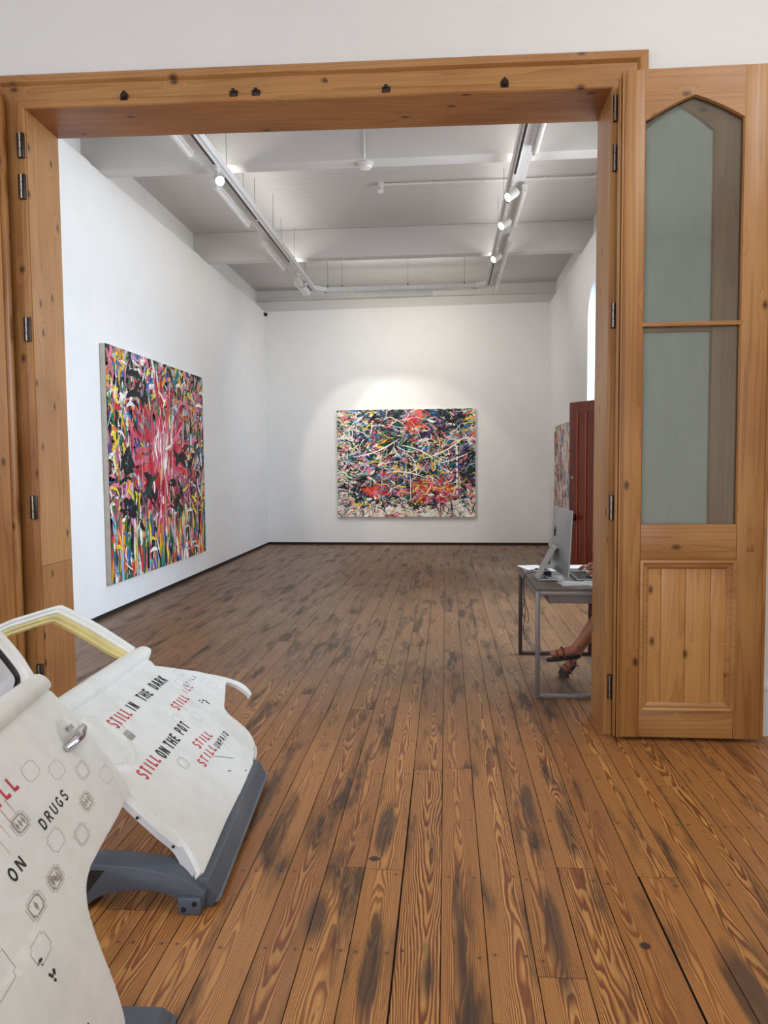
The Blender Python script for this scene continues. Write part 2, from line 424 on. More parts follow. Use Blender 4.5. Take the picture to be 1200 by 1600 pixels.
# the front room around the camera
bm = BM(); box(bm, -4.7, 4.3, -3.7, F0, ZC, ZC+.1); st('ceiling', bm, M['wall'], 'white ceiling of the front room', 'ceiling')
bm = BM()
for (a, b, z0, z1) in ((-3.7, -2.2, 0, ZC), (-.6, 1.2, 0, ZC), (2.8, F0, 0, ZC), (-2.2, -.6, 0, .9), (-2.2, -.6, 4.2, ZC), (1.2, 2.8, 0, .9), (1.2, 2.8, 4.2, ZC)):
    box(bm, -4.8, -4.6, a, b, z0, z1)
st('wall_left_front', bm, M['wall'], 'white left wall of the front room with two tall windows', 'wall')
bm = BM(); box(bm, 4.2, 4.4, -3.7, F0, 0, ZC); st('wall_right_front', bm, M['wall'], 'white right wall of the front room', 'wall')
bm = BM()
for (a, b, z0, z1) in ((-4.7, -3.4, 0, ZC), (-1.8, -.4, 0, ZC), (1.2, 4.3, 0, ZC), (-3.4, -1.8, 0, .9), (-3.4, -1.8, 4.2, ZC), (-.4, 1.2, 0, .9), (-.4, 1.2, 4.2, ZC)):
    box(bm, a, b, -3.9, -3.7, z0, z1)
st('wall_rear', bm, M['wall'], 'white rear wall of the front room with two tall windows', 'wall')

# ------------------------------------------------------------------ pine doorway frame
fr_root = tag(link(bpy.data.objects.new('trim_1', None)), 'wide moulded pine doorway frame around the opening to the gallery', 'doorway frame', None, 'structure')
fr_root.location = (-.78, 4.6, 0)
PROF = [(0, 0), (0, .030), (.006, .036), (.040, .036), (.045, .026), (.050, .022), (.138, .022), (.144, .034), (.152, .044), (.185, .048), (.195, .040), (.195, 0)]
crn = {'L0': V((DL, 0, 0)), 'L1': V((DL, 0, DZL)), 'R1': V((DR_+.012, 0, DZR)), 'R0': V((DR_, 0, 0))}
def arch_seg(bm, a, da, b, db):
    A = [bm.verts.new(crn[a]+V(da)*o+V((0, F0-p, 0))) for o, p in PROF]
    B = [bm.verts.new(crn[b]+V(db)*o+V((0, F0-p, 0))) for o, p in PROF]
    n = len(PROF)
    for i in range(n): bm.faces.new((A[i], A[(i+1) % n], B[(i+1) % n], B[i]))
    bm.faces.new(A[::-1]); bm.faces.new(B); return bm
obj('upright_architrave', arch_seg(BM(), 'L0', (-1, 0, 0), 'L1', (-1, 0, 1)), M['pineV'], fr_root)
obj('upright_architrave', arch_seg(BM(), 'R0', (1, 0, 0), 'R1', (1, 0, 1)), M['pineV'], fr_root)
obj('header_architrave', arch_seg(BM(), 'L1', (-1, 0, 1), 'R1', (1, 0, 1)), M['pineH'], fr_root)
bm = BM(); prism(bm, [(DL, 4.445, DZL), (DR_+.012, 4.445, DZR), (DR_+.03, 4.445, DZR+.03), (DL-.03, 4.445, DZL+.03)], (0, .375, -.012))
obj('soffit_board', bm, M['pineY'], fr_root, False)
bm = BM(); box(bm, DL-.03, DL+.005, 4.445, 4.82, .98, DZL+.0); obj('jamb_lining', bm, M['pineV'], fr_root, False)
bm = BM()
for q in range(4): box(bm, DL-.03, DL+.006, 4.445+q*.0938, 4.445+(q+1)*.0938-.0015, 0, .978)
obj('jamb_repair', bm, M['pineDark'], fr_root, False, 'newer pine boards let into the foot of the left jamb')
bm = BM(); prism(bm, [(DR_-.004, 4.445, 0), (DR_+.008, 4.445, DZR), (DR_+.04, 4.445, DZR), (DR_+.04, 4.445, 0)], (0, .375, 0)); obj('jamb_lining', bm, M['pineV'], fr_root, False)
# iron catches screwed to the header
for (x, z, kind) in ((-1.875, 3.757, 0), (-1.219, 3.742, 1), (-1.087, 3.74, 1), (-.332, 3.722, 1), (.338, 3.724, 0)):
    bm = BM()
    if kind:
        box(bm, x-.024, x+.024, 4.428, 4.446, z-.016, z+.016, .003); box(bm, x-.010, x+.010, 4.418, 4.436, z+.008, z+.024, .003)
    else:
        prism(bm, [(x-.022, 4.446, z-.022), (x+.022, 4.446, z-.022), (x+.022, 4.446, z+.012), (x+.004, 4.446, z+.034), (x-.004, 4.446, z+.034), (x-.022, 4.446, z+.012)], (0, -.014, 0))
        lathe(bm, (x, 4.432, z-.004), (0, -1, 0), [(.013, 0), (.013, .012), (.007, .018)], 12)
    obj('catch', bm, M['hinge'], fr_root)

# ------------------------------------------------------------------ folding pine doors
def hinge_part(parent, x, z, w=.020):
    bm = BM()
    box(bm, x-w, x-.002, 4.414, 4.436, z-.072, z+.072, .002); box(bm, x+.002, x+w, 4.414, 4.436, z-.072, z+.072, .002)
    hg = obj('hinge', bm, M['hinge'], parent); bm = BM()
    for i in range(3): lathe(bm, (x, 4.412, z-.070+i*.0475), (0, 0, 1), [(.0065, 0), (.0065, .044)], 10)
    obj('pin', bm, M['steel'], hg)

def leaf(root, x0, x1, xi0, xi1, yf, thick, zb, zt, spring, tip, bar, lock0, lock1, bot1, detail=True, flip=None):
    """a glazed, arch-headed leaf over a framed panel"""
    mat = M['pineV']
    bm = BM(); box(bm, x0, xi0, yf, yf+thick, zb, zt, .002)
    if detail: 
        box(bm, x0-.014, x0-.004, yf+.004, yf+thick, zb, zt-.03, .003); box(bm, x0-.001, x0+.009, yf-.009, yf+.01, zb, zt-.02, .004); box(bm, x0+.013, x0+.019, yf-.006, yf+.01, zb, zt-.02, .002); box(bm, x0+.022, x0+.027, yf-.004, yf+.01, zb, zt-.02, .002)
    obj('stile', bm, mat, root)
    bm = BM(); box(bm, xi1, x1, yf, yf+thick, zb, zt, .003); obj('stile', bm, mat, root)
    xc = (xi0+xi1)/2; n = 9
    def archpts(o=0.0):
        P = []
        for i in range(n+1):
            u = i/n; P.append((xi0+o+(xc-xi0-o)*u, spring-o+(tip-spring)*(u+.30*u*(1-u))))
        for i in range(1, n+1):
            u = 1-i/n; P.append((xi1-o-(xi1-o-xc)*u, spring-o+(tip-spring)*(u+.30*u*(1-u))))
        return P
    ap = archpts()
    bm = BM()
    for (a, b) in zip(ap, ap[1:]):
        prism(bm, [(a[0], yf, a[1]), (b[0], yf, b[1]), (b[0], yf, zt), (a[0], yf, zt)], (0, thick, 0))
    bmesh.ops.remove_doubles(bm, verts=bm.verts[:], dist=1e-5)
    obj('arched_head_rail', bm, M['pineH'], root, False)
    # rounded glazing bead around the arch
    bm = BM(); pts = [(xi0, yf+.012, lock1)]+[(x, yf+.012, z) for x, z in ap]+[(xi1, yf+.012, lock1)]
    tube(bm, pts, .0075, 6); obj('glazing_bead', bm, M['pineDark'], root)
    bm = BM(); box(bm, xi0-.006, xi1+.006, yf-.002, yf+thick*.6, bar-.012, bar+.012, .004); obj('glazing_bar', bm, M['pineH'], root)
    bm = BM(); box(bm, xi0+.0015, xi1-.0015, yf+.001, yf+thick, lock0, lock1, .003); obj('lock_rail', bm, M['pineH'], root)
    bm = BM(); box(bm, xi0+.0015, xi1-.0015, yf+.001, yf+thick, zb, bot1, .003); obj('bottom_rail', bm, M['pineH'], root)
    # raised moulding ring around the panel
    bm = BM(); pr = [(0, .006), (.001, -.012), (.014, -.016), (.022, -.010), (.026, -.002), (.036, -.003), (.048, .006), (.054, .016)]
    cs = [(xi0, bot1), (xi1, bot1), (xi1, lock0), (xi0, lock0)]; dirs = [(1, 1), (-1, 1), (-1, -1), (1, -1)]
    rings = [[bm.verts.new((c[0]+d[0]*o, yf+p, c[1]+d[1]*o)) for o, p in pr] for c, d in zip(cs, dirs)]
    for i in range(4):
        A, B = rings[i], rings[(i+1) % 4]
        for j in range(len(pr)-1): bm.faces.new((A[j], B[j], B[j+1], A[j+1]))
    obj('panel_moulding', bm, M['pineH'], root)
    w = (xi1-xi0)/4; 
    bm = BM(); e = [xi0, xi0+w*.93, xi0+w*1.95, xi0+w*3.0, xi1]
    for a, b in zip(e, e[1:]): box(bm, a+.0010, b-.0010, yf+.013, yf+.030, bot1, lock0, .002)
    obj('panel', bm, M['pinePanel'], root, True)
    # two panes in the lights
    yg = yf+thick*.55
    def pane(za, poly):
        b2 = BM(); prism(b2, poly, (0, .003, 0)); obj('pane', b2, M['glass'] if detail or x0 < 0 else M['brightened_glass'], root, False)
    pane(0, [(xi0, yg, lock1), (xi1, yg, lock1), (xi1, yg, bar), (xi0, yg, bar)])
    pane(1, [(xi0, yg, bar+.0), (xi1, yg, bar+.0)]+[(x, yg, z) for x, z in reversed(ap)])

rl = tag(link(bpy.data.objects.new('door_1', None)), 'tall glazed pine door leaf with a pointed-arch light, folded back right of the doorway', 'door', None, 'structure')
rl.location = (1.36, 4.35, 0)
leaf(rl, .966, 1.762, 1.087, 1.612, 4.33, .045, .022, 3.712, 3.440, 3.568, 2.347, 1.040, 1.240, .172)
for z in (3.555, 3.285, 2.42, 1.33, .285): hinge_part(rl, .946, z, .011)
bm = BM(); lathe(bm, (1.688, 4.331, 1.205), (0, -1, 0), [(.017, 0), (.017, .002)], 18); obj('plug', bm, M['pineDark'], rl)
bm = BM(); box(bm, 1.668, 1.706, 4.328, 4.34, 1.085, 1.125, .002); obj('plug', bm, M['pineDark'], rl)
bm = BM(); box(bm, 1.755, 1.772, 4.322, 4.337, .03, 3.70, .003); obj('edge_strip', bm, M['pineDark'], rl)

r2 = tag(link(bpy.data.objects.new('door_2', None)), 'second glazed pine leaf folded flat behind the front one, seen through its glass', 'door', None, 'structure')
r2.location = (1.3, 4.4, 0)
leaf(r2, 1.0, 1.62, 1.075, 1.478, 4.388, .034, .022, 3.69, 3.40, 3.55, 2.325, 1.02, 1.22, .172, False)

ll = tag(link(bpy.data.objects.new('door_3', None)), 'edge of the matching pine leaf folded back left of the doorway', 'door', None, 'structure')
ll.location = (-3.0, 4.35, 0)
leaf(ll, -3.40, -2.605, -3.25, -2.725, 4.335, .045, .022, 3.80, 3.440, 3.568, 2.347, 1.040, 1.240, .172, False)
bm = BM(); box(bm, -2.612, -2.585, 4.345, 4.40, .022, 3.78, .004); obj('edge_strip', bm, M['pineDark'], ll)
for z in (3.50, 3.26, 2.42, 1.345, .30): hinge_part(ll, -2.512, z)
# ------------------------------------------------------------------ paintings (layers of brush strokes on stretched canvas)
t = NT('oil_paint_strokes'); va = t.node('ShaderNodeVertexColor'); va.layer_name = 'paint'
t.bump(t.noise(t.obj(), 70, 4, .6), .25, .004); M['paint'] = t.set(va.outputs[0], .55, **{'Specular IOR Level': .3})
M['canvas'] = plain('raw_canvas_edge', srgb(206, 200, 188), .85, 0, .08, 12)
C_ = {k: srgb(*v) for k, v in dict(
    crim=(178, 28, 52), red=(210, 48, 48), pink=(226, 120, 142), rose=(198, 84, 108), white=(240, 238, 230), cream=(228, 220, 196),
    black=(24, 24, 28), navy=(34, 40, 74), blue=(58, 104, 176), sky=(134, 178, 214), teal=(40, 122, 124), green=(38, 122, 76), dgreen=(26, 66, 52), sage=(128, 158, 130),
    yellow=(236, 208, 46), gold=(222, 166, 44), orange=(230, 116, 46), purple=(96, 62, 124), lilac=(178, 160, 198), grey=(128, 128, 132), lgrey=(186, 186, 182), brown=(110, 66, 48), mauve=(150, 90, 104)).items()}

class Canvas:
    def __init__(s, P, W, H, seed):
        s.P, s.W, s.H, s.r = P, W, H, random.Random(seed)
        s.bm = BM(); s.lay = s.bm.loops.layers.float_color.new('paint'); s.i = 0
    def jit(s, c, a=.16):
        k = 1+s.r.uniform(-a, a); return tuple(max(0, min(1, x*k*(1+s.r.uniform(-.06, .06)))) for x in c[:3])+(1,)
    def ground(s, c):
        q = [(0, 0), (s.W, 0), (s.W, s.H), (0, s.H)]
        f = s.bm.faces.new([s.bm.verts.new(s.P(a, b, 0)) for a, b in q])
        for l in f.loops: l[s.lay] = c
    def stroke(s, x, y, ang, L, w, c, curve=0.0, lanes=3, wob=0.0, n=7):
        s.i += 1; z = .0006+s.i*1.1e-6; r = s.r
        pts = []; a = ang; px, py = x-math.cos(ang)*L/2, y-math.sin(ang)*L/2
        for k in range(n+1):
            pts.append((px, py, a)); st_ = L/n
            px += math.cos(a)*st_; py += math.sin(a)*st_; a += curve/n+r.uniform(-wob, wob)
        cols = [s.jit(c, .22) for _ in range(lanes)]
        grid = []
        for k, (px, py, a) in enumerate(pts):
            u = k/n; ww = w*min(1, .35+3.2*u, .25+3.0*(1-u))*(1+r.uniform(-.12, .12))
            row = []
            for j in range(lanes+1):
                o = (j/lanes-.5)*ww; X = min(max(px-math.sin(a)*o, 0), s.W); Y = min(max(py+math.cos(a)*o, 0), s.H)
                row.append(s.bm.verts.new(s.P(X, Y, z)))
            grid.append(row)
        for k in range(n):
            for j in range(lanes):
                if lanes > 1 and r.random() < .05: continue
                try:
                    f = s.bm.faces.new((grid[k][j], grid[k+1][j], grid[k+1][j+1], grid[k][j+1]))
                    for l in f.loops: l[s.lay] = cols[j]
                except ValueError: pass

def pick(r, d):
    ks = list(d); x = r.random()*sum(d.values())
    for k in ks:
        x -= d[k]
        if x <= 0: return C_[k]
    return C_[ks[-1]]

def stretcher(P, W, H, T, bm):
    """box of the stretched canvas behind the painted face"""
    f = [P(0, 0, 0), P(W, 0, 0), P(W, H, 0), P(0, H, 0)]; nrm = (V(P(0, 0, 1))-V(P(0, 0, 0)))
    prism(bm, f, -nrm*T, .004); return bm

# --- left wall: tall burst of crimson
LY0, LY1, LZ0, LZ1 = 7.70, 10.85, .345, 2.885
TL = .062
PLc = lambda a, b, z: (LWX+TL+z, LY0+a, LZ0+b)
cv = Canvas(PLc, LY1-LY0, LZ1-LZ0, 11); r = cv.r; Wp, Hp = cv.W, cv.H
cv.ground(C_['grey'])
TOP = dict(black=5.5, white=3, lgrey=2, pink=3, green=2, dgreen=2, yellow=2, orange=1.5, teal=1.5, blue=1, gold=1.5, mauve=2, crim=1.2, lilac=1)
MID = dict(black=4.6, dgreen=2, green=1.6, mauve=2.5, rose=2, pink=2, navy=1.4, white=2.4, lgrey=2, yellow=1.2, purple=1, blue=.9, teal=1, crim=1.5)
BOT = dict(black=4, yellow=2.0, orange=1.6, red=1.7, crim=1, green=2, dgreen=1.5, white=2.3, teal=1.4, blue=.9, sky=.8, gold=1.2, pink=1.2, lgrey=1.4, purple=.6)
for i in range(2900):
    x, y = r.uniform(0, Wp), r.uniform(0, Hp); v = y/Hp
    d = math.hypot(x-1.55, (y-1.42)*1.0)
    if v > .72: c, a, L, w = pick(r, TOP), r.gauss(.6, .9), r.uniform(.12, .36), r.uniform(.02, .075)
    elif v < .24: c, a, L, w = pick(r, BOT), r.gauss(PI/2, .22), r.uniform(.18, .5), r.uniform(.022, .075)
    else: c, a, L, w = pick(r, MID), r.choice((r.gauss(PI/2, .25), r.uniform(0, PI))), r.uniform(.10, .36), r.uniform(.016, .06)
    cv.stroke(x, y, a, L, w, c, r.uniform(-1.1, 1.1) if v > .24 else r.uniform(-.25, .25))
for i in range(150):                                    # radial arms
    an = r.choice((.15, .6, 1.2, 1.75, 2.35, 2.75, 3.2, 3.6, 4.1, 4.7, 5.3, 5.9))+r.gauss(0, .1); d = r.uniform(.25, .88); x, y = 1.55+d*math.cos(an), 1.42+d*math.sin(an)*.95
    cv.stroke(x, y, an, r.uniform(.25, .5), r.uniform(.03, .085), pick(r, dict(crim=6, red=1.8, rose=2.4, pink=1, mauve=2)), r.uniform(-.4, .4))
for i in range(210):                                    # crimson and pink core with drips
    x, y = r.gauss(1.55, .19), r.gauss(1.40, .22)
    cv.stroke(x, y, r.gauss(PI/2, .35), r.uniform(.12, .42), r.uniform(.018, .06), pick(r, dict(crim=6, red=2.4, rose=2, pink=1.6, white=1.2)), r.uniform(-.3, .3))
for i in range(120):
    x, y = r.gauss(1.58, .17), r.gauss(1.42, .2)
    cv.stroke(x, y, PI/2, r.uniform(.06, .22), r.uniform(.012, .028), pick(r, dict(white=3, pink=3)), 0, 1)
for i in range(260):                                    # runs of thin paint, small accents everywhere
    x, y = r.uniform(0, Wp), r.uniform(.2, Hp*.95)
    cv.stroke(x, y, -PI/2, r.uniform(.15, .6), r.uniform(.006, .013), pick(r, dict(white=2, black=4, pink=2, rose=2, lgrey=2, green=1)), 0, 1, .01)
for i in range(190):
    x, y = r.choice((r.uniform(0, .6), r.uniform(2.3, Wp), r.uniform(0, Wp))), r.uniform(0, Hp)
    cv.stroke(x, y, r.uniform(0, PI), r.uniform(.1, .34), r.uniform(.018, .05), pick(r, dict(yellow=3, white=3, green=2, orange=1.5, blue=1.2, sky=1, pink=1.5)), r.uniform(-1.6, 1.6))
for (x, y) in ((.55, .75), (.75, 2.1), (1.1, .95), (.4, 1.25), (2.1, .8), (2.2, 1.35)):
    for k in range(9): cv.stroke(x+r.gauss(0, .12), y+r.gauss(0, .1), r.uniform(0, PI), r.uniform(.15, .4), r.uniform(.04, .1), pick(r, dict(black=4, dgreen=1.5)), r.uniform(-1, 1))
p1 = thing('painting', 'large abstract painting with a crimson and pink burst, hung on the left wall', 'painting', (LWX+.03, (LY0+LY1)/2, LZ0))
obj('stretched_canvas', stretcher(PLc, Wp, Hp, TL-.002, BM()), M['canvas'], p1)
obj('paint_layer', cv.bm, M['paint'], p1, False, fixn=False)

# --- end wall: wide tangle with dark masses
TB = .055
BX0, BX1, BZ0, BZ1 = -2.160, .578, .562, 2.690
def PBc(a, b, z):
    x = BX0+a; return (x, backY(x)-TB-z, BZ0+b)
cv = Canvas(PBc, BX1-BX0, BZ1-BZ0, 23); r = cv.r; Wp, Hp = cv.W, cv.H
cv.ground(C_['cream'])
GEN = dict(white=2.6, cream=2, black=5, navy=3, green=2.2, dgreen=2, teal=1.6, blue=1.8, sky=1.5, pink=2, red=1.6, orange=1.2, yellow=1.6, gold=1.2, purple=1.2, lilac=1.4, grey=1.8, mauve=1.4)
DARK = dict(black=6, navy=3, dgreen=2, purple=1, grey=.8, blue=.6)
PALE = dict(cream=6, white=4, lgrey=1.6, black=.6, pink=.6)
REDS = dict(red=4, crim=2, orange=2, pink=1.2, rose=1, white=.5)
def inell(u, v, cx, cy, rx, ry): return ((u-cx)/rx)**2+((v-cy)/ry)**2 < 1
for i in range(3400):
    u, v = r.random(), r.random(); x, y = u*Wp, v*Hp
    edge = r.gauss(0, .035)
    if v < .10+edge+.05*math.cos(u*6): pal = PALE if r.random() < .72 else GEN
    elif u < .10+edge: pal = PALE if r.random() < .5 else GEN
    elif inell(u, v, .70, .24, .17, .11) or inell(u, v, .575, .90, .07, .11) or inell(u, v, .27, .24, .08, .06): pal = REDS if r.random() < .8 else GEN
    elif inell(u, v, .93, .45, .10, .22) or inell(u, v, .78, .90, .17, .12) or inell(u, v, .12, .27, .14, .12) or inell(u, v, .38, .92, .1, .08): pal = DARK if r.random() < .8 else GEN
    elif u > .95: pal = PALE if r.random() < .5 else GEN
    else: pal = GEN if r.random() < .70 else DARK
    base = .25*math.sin(u*7)+(v-.5)*.8*(u-.5)
    cv.stroke(x, y, r.gauss(base, .75), r.uniform(.08, .30), r.uniform(.014, .052), pick(r, pal), r.uniform(-1.4, 1.4))
for i in range(150):
    u, v = r.random(), r.uniform(0, .085); cv.stroke(u*Wp, v*Hp, r.gauss(.4, .9), r.uniform(.1, .28), r.uniform(.03, .08), pick(r, dict(cream=6, white=5, lgrey=1, pink=1)), r.uniform(-.8, .8))
for i in range(330):
    u, v = r.random(), r.uniform(.12, 1); x, y = u*Wp, v*Hp
    if (inell(u, v, .93, .45, .10, .22) or inell(u, v, .78, .90, .17, .12) or inell(u, v, .12, .27, .14, .12)) and r.random() < .7: continue
    cv.stroke(x, y, r.gauss(.15, .8), r.uniform(.08, .26), r.uniform(.010, .024), pick(r, dict(white=3.5, yellow=2, green=2, pink=2, sky=1.5, orange=1, red=1, cream=2)), r.uniform(-1.8, 1.8), 2)
for i in range(90):
    u = r.random(); cv.stroke(u*Wp, r.uniform(0, .16)*Hp, r.gauss(PI/2, .5), r.uniform(.1, .3), r.uniform(.006, .02), pick(r, dict(black=5, navy=2, green=1, pink=1, orange=1, grey=2)), r.uniform(-1.5, 1.5), 1, .06)
for i in range(150):                                    # drawn black threads and fluid white ribbons
    u, v = r.random(), r.random()
    cv.stroke(u*Wp, v*Hp, r.gauss(PI/2 if v < .25 else .3, .7), r.uniform(.2, .5), r.uniform(.006, .014), pick(r, dict(black=6, white=1 if v < .2 else 3, green=1)), r.uniform(-2, 2), 1, .08, 10)
for (u, v, a, L, k) in ((.8, .60, .25, 1.0, .5), (.62, .63, -.2, .9, -.6), (.9, .74, .6, .5, -.9), (.3, .60, .15, 1.0, .5), (.86, .52, .1, .7, .5), (.5, .45, .2, .8, -.7)):
    cv.stroke(u*Wp, v*Hp, a, L, .022, C_['white'], k, 2, .03, 14)
for i in range(9): cv.stroke(.868*Wp, (.23+i*.052)*Hp, PI/2, .085, .034, C_['white'], 0, 2)
cv.stroke(.535*Wp, .27*Hp, PI/2, .5, .014, C_['white'], 0, 1)
p2 = thing('painting', 'wide abstract painting of tangled multicoloured strokes, hung on the end wall', 'painting', ((BX0+BX1)/2, backY(-.8)-.03, BZ0))
obj('stretched_canvas', stretcher(PBc, Wp, Hp, TB-.002, BM()), M['canvas'], p2)
obj('paint_layer', cv.bm, M['paint'], p2, False, fixn=False)

# --- right wall: greyer, pinker canvas
RY0, RY1, RZ0, RZ1 = 12.05, 13.86, .72, 2.26
PRc = lambda a, b, z: (RWX-.05-z, RY1-a, RZ0+b)
cv = Canvas(PRc, RY1-RY0, RZ1-RZ0, 37); r = cv.r; Wp, Hp = cv.W, cv.H
cv.ground(C_['lgrey'])
for i in range(900):
    u, v = r.random(), r.random()
    pal = dict(white=4, cream=2, lgrey=3, grey=2, black=1.6, pink=2.2, rose=1.4, red=.7, orange=.8, green=.5, blue=.5, gold=.6) if u < .62 else dict(white=5, lgrey=3, cream=3, blue=.4, red=.4, pink=.6)
    cv.stroke(u*Wp, v*Hp, r.gauss(PI/2, .6), r.uniform(.1, .36), r.uniform(.015, .06), pick(r, pal), r.uniform(-1, 1))
for (u, v, c) in ((.55, .13, 'red'), (.72, .17, 'blue'), (.6, .32, 'pink'), (.7, .4, 'blue'), (.2, .86, 'orange')):
    for k in range(3): cv.stroke(u*Wp, v*Hp+k*.03, PI/2, .2, .09, C_[c], .2)
p3 = thing('painting', 'pale grey and pink abstract painting on the right wall beside the red door', 'painting', (RWX-.03, (RY0+RY1)/2, RZ0))
obj('stretched_canvas', stretcher(PRc, Wp, Hp, .048, BM()), M['canvas'], p3)
obj('paint_layer', cv.bm, M['paint'], p3, False, fixn=False)
# ------------------------------------------------------------------ red door and opening in the right wall
M['mahog'] = pine('red_mahogany', 2, srgb(142, 66, 36), srgb(122, 52, 28), srgb(84, 32, 18), 2, rings=7, knots=False, rough=.28)
rd = tag(link(bpy.data.objects.new('door_4', None)), 'dark red panelled wooden door leaf standing open from the right wall', 'door', None, 'structure')
rd.location = (1.86, 10.2, 0)
hA, hB = V((2.03, 9.99, 0)), V((1.715, 10.49, 0)); ex = (hB-hA).normalized(); ey = V((-ex.y, ex.x, 0)); 
if ey.y > 0: ey = -ey                                     # towards the camera
Wd = (hB-hA).length
def rbox(bm, a, b, z0, z1, d0, d1, bev=.002):
    c = hA+ex*((a+b)/2)+ey*((d0+d1)/2)+V((0, 0, (z0+z1)/2))
    return obox(bm, c, ex*(b-a)/2, ey*(d1-d0)/2, V((0, 0, (z1-z0)/2)), bev)
for a, b in ((0, .11), (Wd-.15, Wd)): obj('stile', rbox(BM(), a, b, .02, 2.41, 0, .045), M['mahog'], rd)
for z0, z1 in ((.02, .24), (2.27, 2.41)): obj('rail', rbox(BM(), .11, Wd-.15, z0, z1, 0, .045), M['mahog'], rd)
bm = BM(); m = (Wd-.26)/2
for a, b in ((.112, .11+m-.006), (.11+m+.006, Wd-.152)): rbox(bm, a, b, .24, 2.27, .012, .036, .006)
obj('panel', bm, M['mahog'], rd)
bm = BM()
for a in (.11, .11+m, Wd-.15): 
    q = hA+ex*a+ey*.044; tube(bm, [q+V((0, 0, .24)), q+V((0, 0, 2.27))], .008, 8)
obj('panel_bead', bm, plain('polished_bead', srgb(170, 84, 60), .15), rd)
q = hA+ex*(Wd-.06)+ey*.045
obj('lock_cylinder', lathe(BM(), q+V((0, 0, 1.395)), ey, [(.026, 0), (.026, .006), (.014, .01)], 16), M['steel'], rd)
bm = BM(); q2 = hA+ex*(Wd-.135)+ey*.045
obox(bm, hA+ex*(Wd-.085)+ey*.05+V((0, 0, .865)), ex*.05, ey*.006, V((0, 0, .04)), .003)
pr = q2+V((0, 0, .868))
lathe(bm, pr, ey, [(.012, 0), (.012, .035), (.04, .04), (.046, .052), (.04, .066), (.0, .07)], 18)
obj('knob', bm, M['hinge'], rd)

w1 = tag(link(bpy.data.objects.new('window_1', None)), 'arched daylight opening above the red door', 'window', None, 'structure'); w1.location = (2.2, 10.48, 2.5)
bm = BM(); box(bm, 2.18, 2.24, 9.98, 10.98, 2.44, 2.52, .004); obj('transom', bm, M['base_white'], w1)
bm = BM(); r_ = .5
prev = None
for i in range(19):
    an = PI*i/18; tube_p = V((2.21, 10.48-.475*math.cos(an), 3.55+.475*math.sin(an)))
    if prev is not None: tube(bm, [prev, tube_p], .024, 6)
    prev = tube_p
obj('arched_frame', bm, M['base_white'], w1)

w2 = tag(link(bpy.data.objects.new('added_window_2', None)), 'added unseen arched window with white glazing bars in the right wall, for light', 'window', None, 'structure'); w2.location = (2.2, 7.3, 0)  # window added out of view to light the gallery
prev = None; bm = BM()
for i in range(25):
    an = PI*i/24; q = V((2.24, 7.3-1.57*math.cos(an), 2.6+1.57*math.sin(an)))
    if prev is not None: tube(bm, [prev, q], .03, 6)
    prev = q
for y in (5.74, 8.86): box(bm, 2.21, 2.27, y-.03, y+.03, 0, 2.6)
obj('arched_frame', bm, M['base_white'], w2)
for y in (6.52, 7.3, 8.08): obj('mullion', box(BM(), 2.215, 2.265, y-.022, y+.022, 0, 2.6+math.sqrt(1.57**2-(y-7.3)**2)), M['base_white'], w2)
for z in (.05, 1.0, 1.9, 2.6): obj('glazing_bar', box(BM(), 2.22, 2.26, 5.74, 8.86, z-.018, z+.018), M['base_white'], w2)

# ------------------------------------------------------------------ lighting tray hung from the ceiling
t = NT('white_perforated_tray'); o = t.obj(); s3 = t.node('ShaderNodeSeparateXYZ'); t.put(s3.inputs[0], o)
def cell(a, k): return t.math('SUBTRACT', t.math('FRACT', t.math('MULTIPLY', a, k)), .5)
gx, gy, gz = (cell(s3.outputs[i], 38) for i in range(3))
dd = t.math('ADD', t.math('MULTIPLY', gy, gy), t.math('MULTIPLY', t.math('MULTIPLY', gx, gx), 1))
hole = t.math('LESS_THAN', dd, .05)
M['tray'] = t.set(t.mix(t.math('MULTIPLY', hole, .6), (.82, .81, .79, 1), (.16, .155, .15, 1)), .5)
M['white_metal'] = plain('white_powder_coat', srgb(222, 220, 215), .4, 0, .03)
M['diffuser'] = plain('opal_tube_cover', srgb(232, 230, 224), .35, 0, .02)
TX0, TX1, TYE, TYS = -2.27, .75, 13.0, 4.95
TZ0, TZ1 = 4.545, 4.615
tr_ = thing('lighting_tray', 'white perforated lighting tray hung on wires in a U below the ceiling', 'lighting tray', (-.76, 9.0, TZ1))
def traysec(a, b):
    a, b = V(a), V(b); d = (b-a).normalized(); s = V((-d.y, d.x, 0)); bm = BM(); L = b-a
    for so in (-.085, .085): obox(bm, (a+b)/2+s*so+V((0, 0, .035)), L/2, s*.002, V((0, 0, .035)))
    obox(bm, (a+b)/2, L/2, s*.087, V((0, 0, .002)))
    return bm
ch = .22
segs = [((TX0, TYS, TZ0), (TX0, TYE-ch, TZ0)), ((TX0, TYE-ch, TZ0), (TX0+ch, TYE, TZ0)), ((TX0+ch, TYE, TZ0), (TX1-ch, TYE, TZ0)), ((TX1-ch, TYE, TZ0), (TX1, TYE-ch, TZ0)), ((TX1, TYE-ch, TZ0), (TX1, TYS, TZ0))]
for a, b in segs: obj('tray_section', traysec(a, b), M['tray'], tr_, False)
for x, s in ((TX0+.045, 1), (TX1-.045, -1)):
    bm = BM(); box(bm, x-.018, x+.018, TYS, TYE-ch, TZ0-.034, TZ0-.002, .003); tk = obj('track', bm, M['white_metal'], tr_)
    for (a, b) in (((TYS, 7.35), (7.7, 9.0), (9.08, 10.9), (12.0, 12.7)) if s > 0 else ((TYS, 7.9), (8.35, 8.75), (9.5, 9.75), (10.9, 12.6))):
        obj('slot', box(BM(), x-.011, x+.011, a, b, TZ0-.0365, TZ0-.033), M['black'], tk, False)
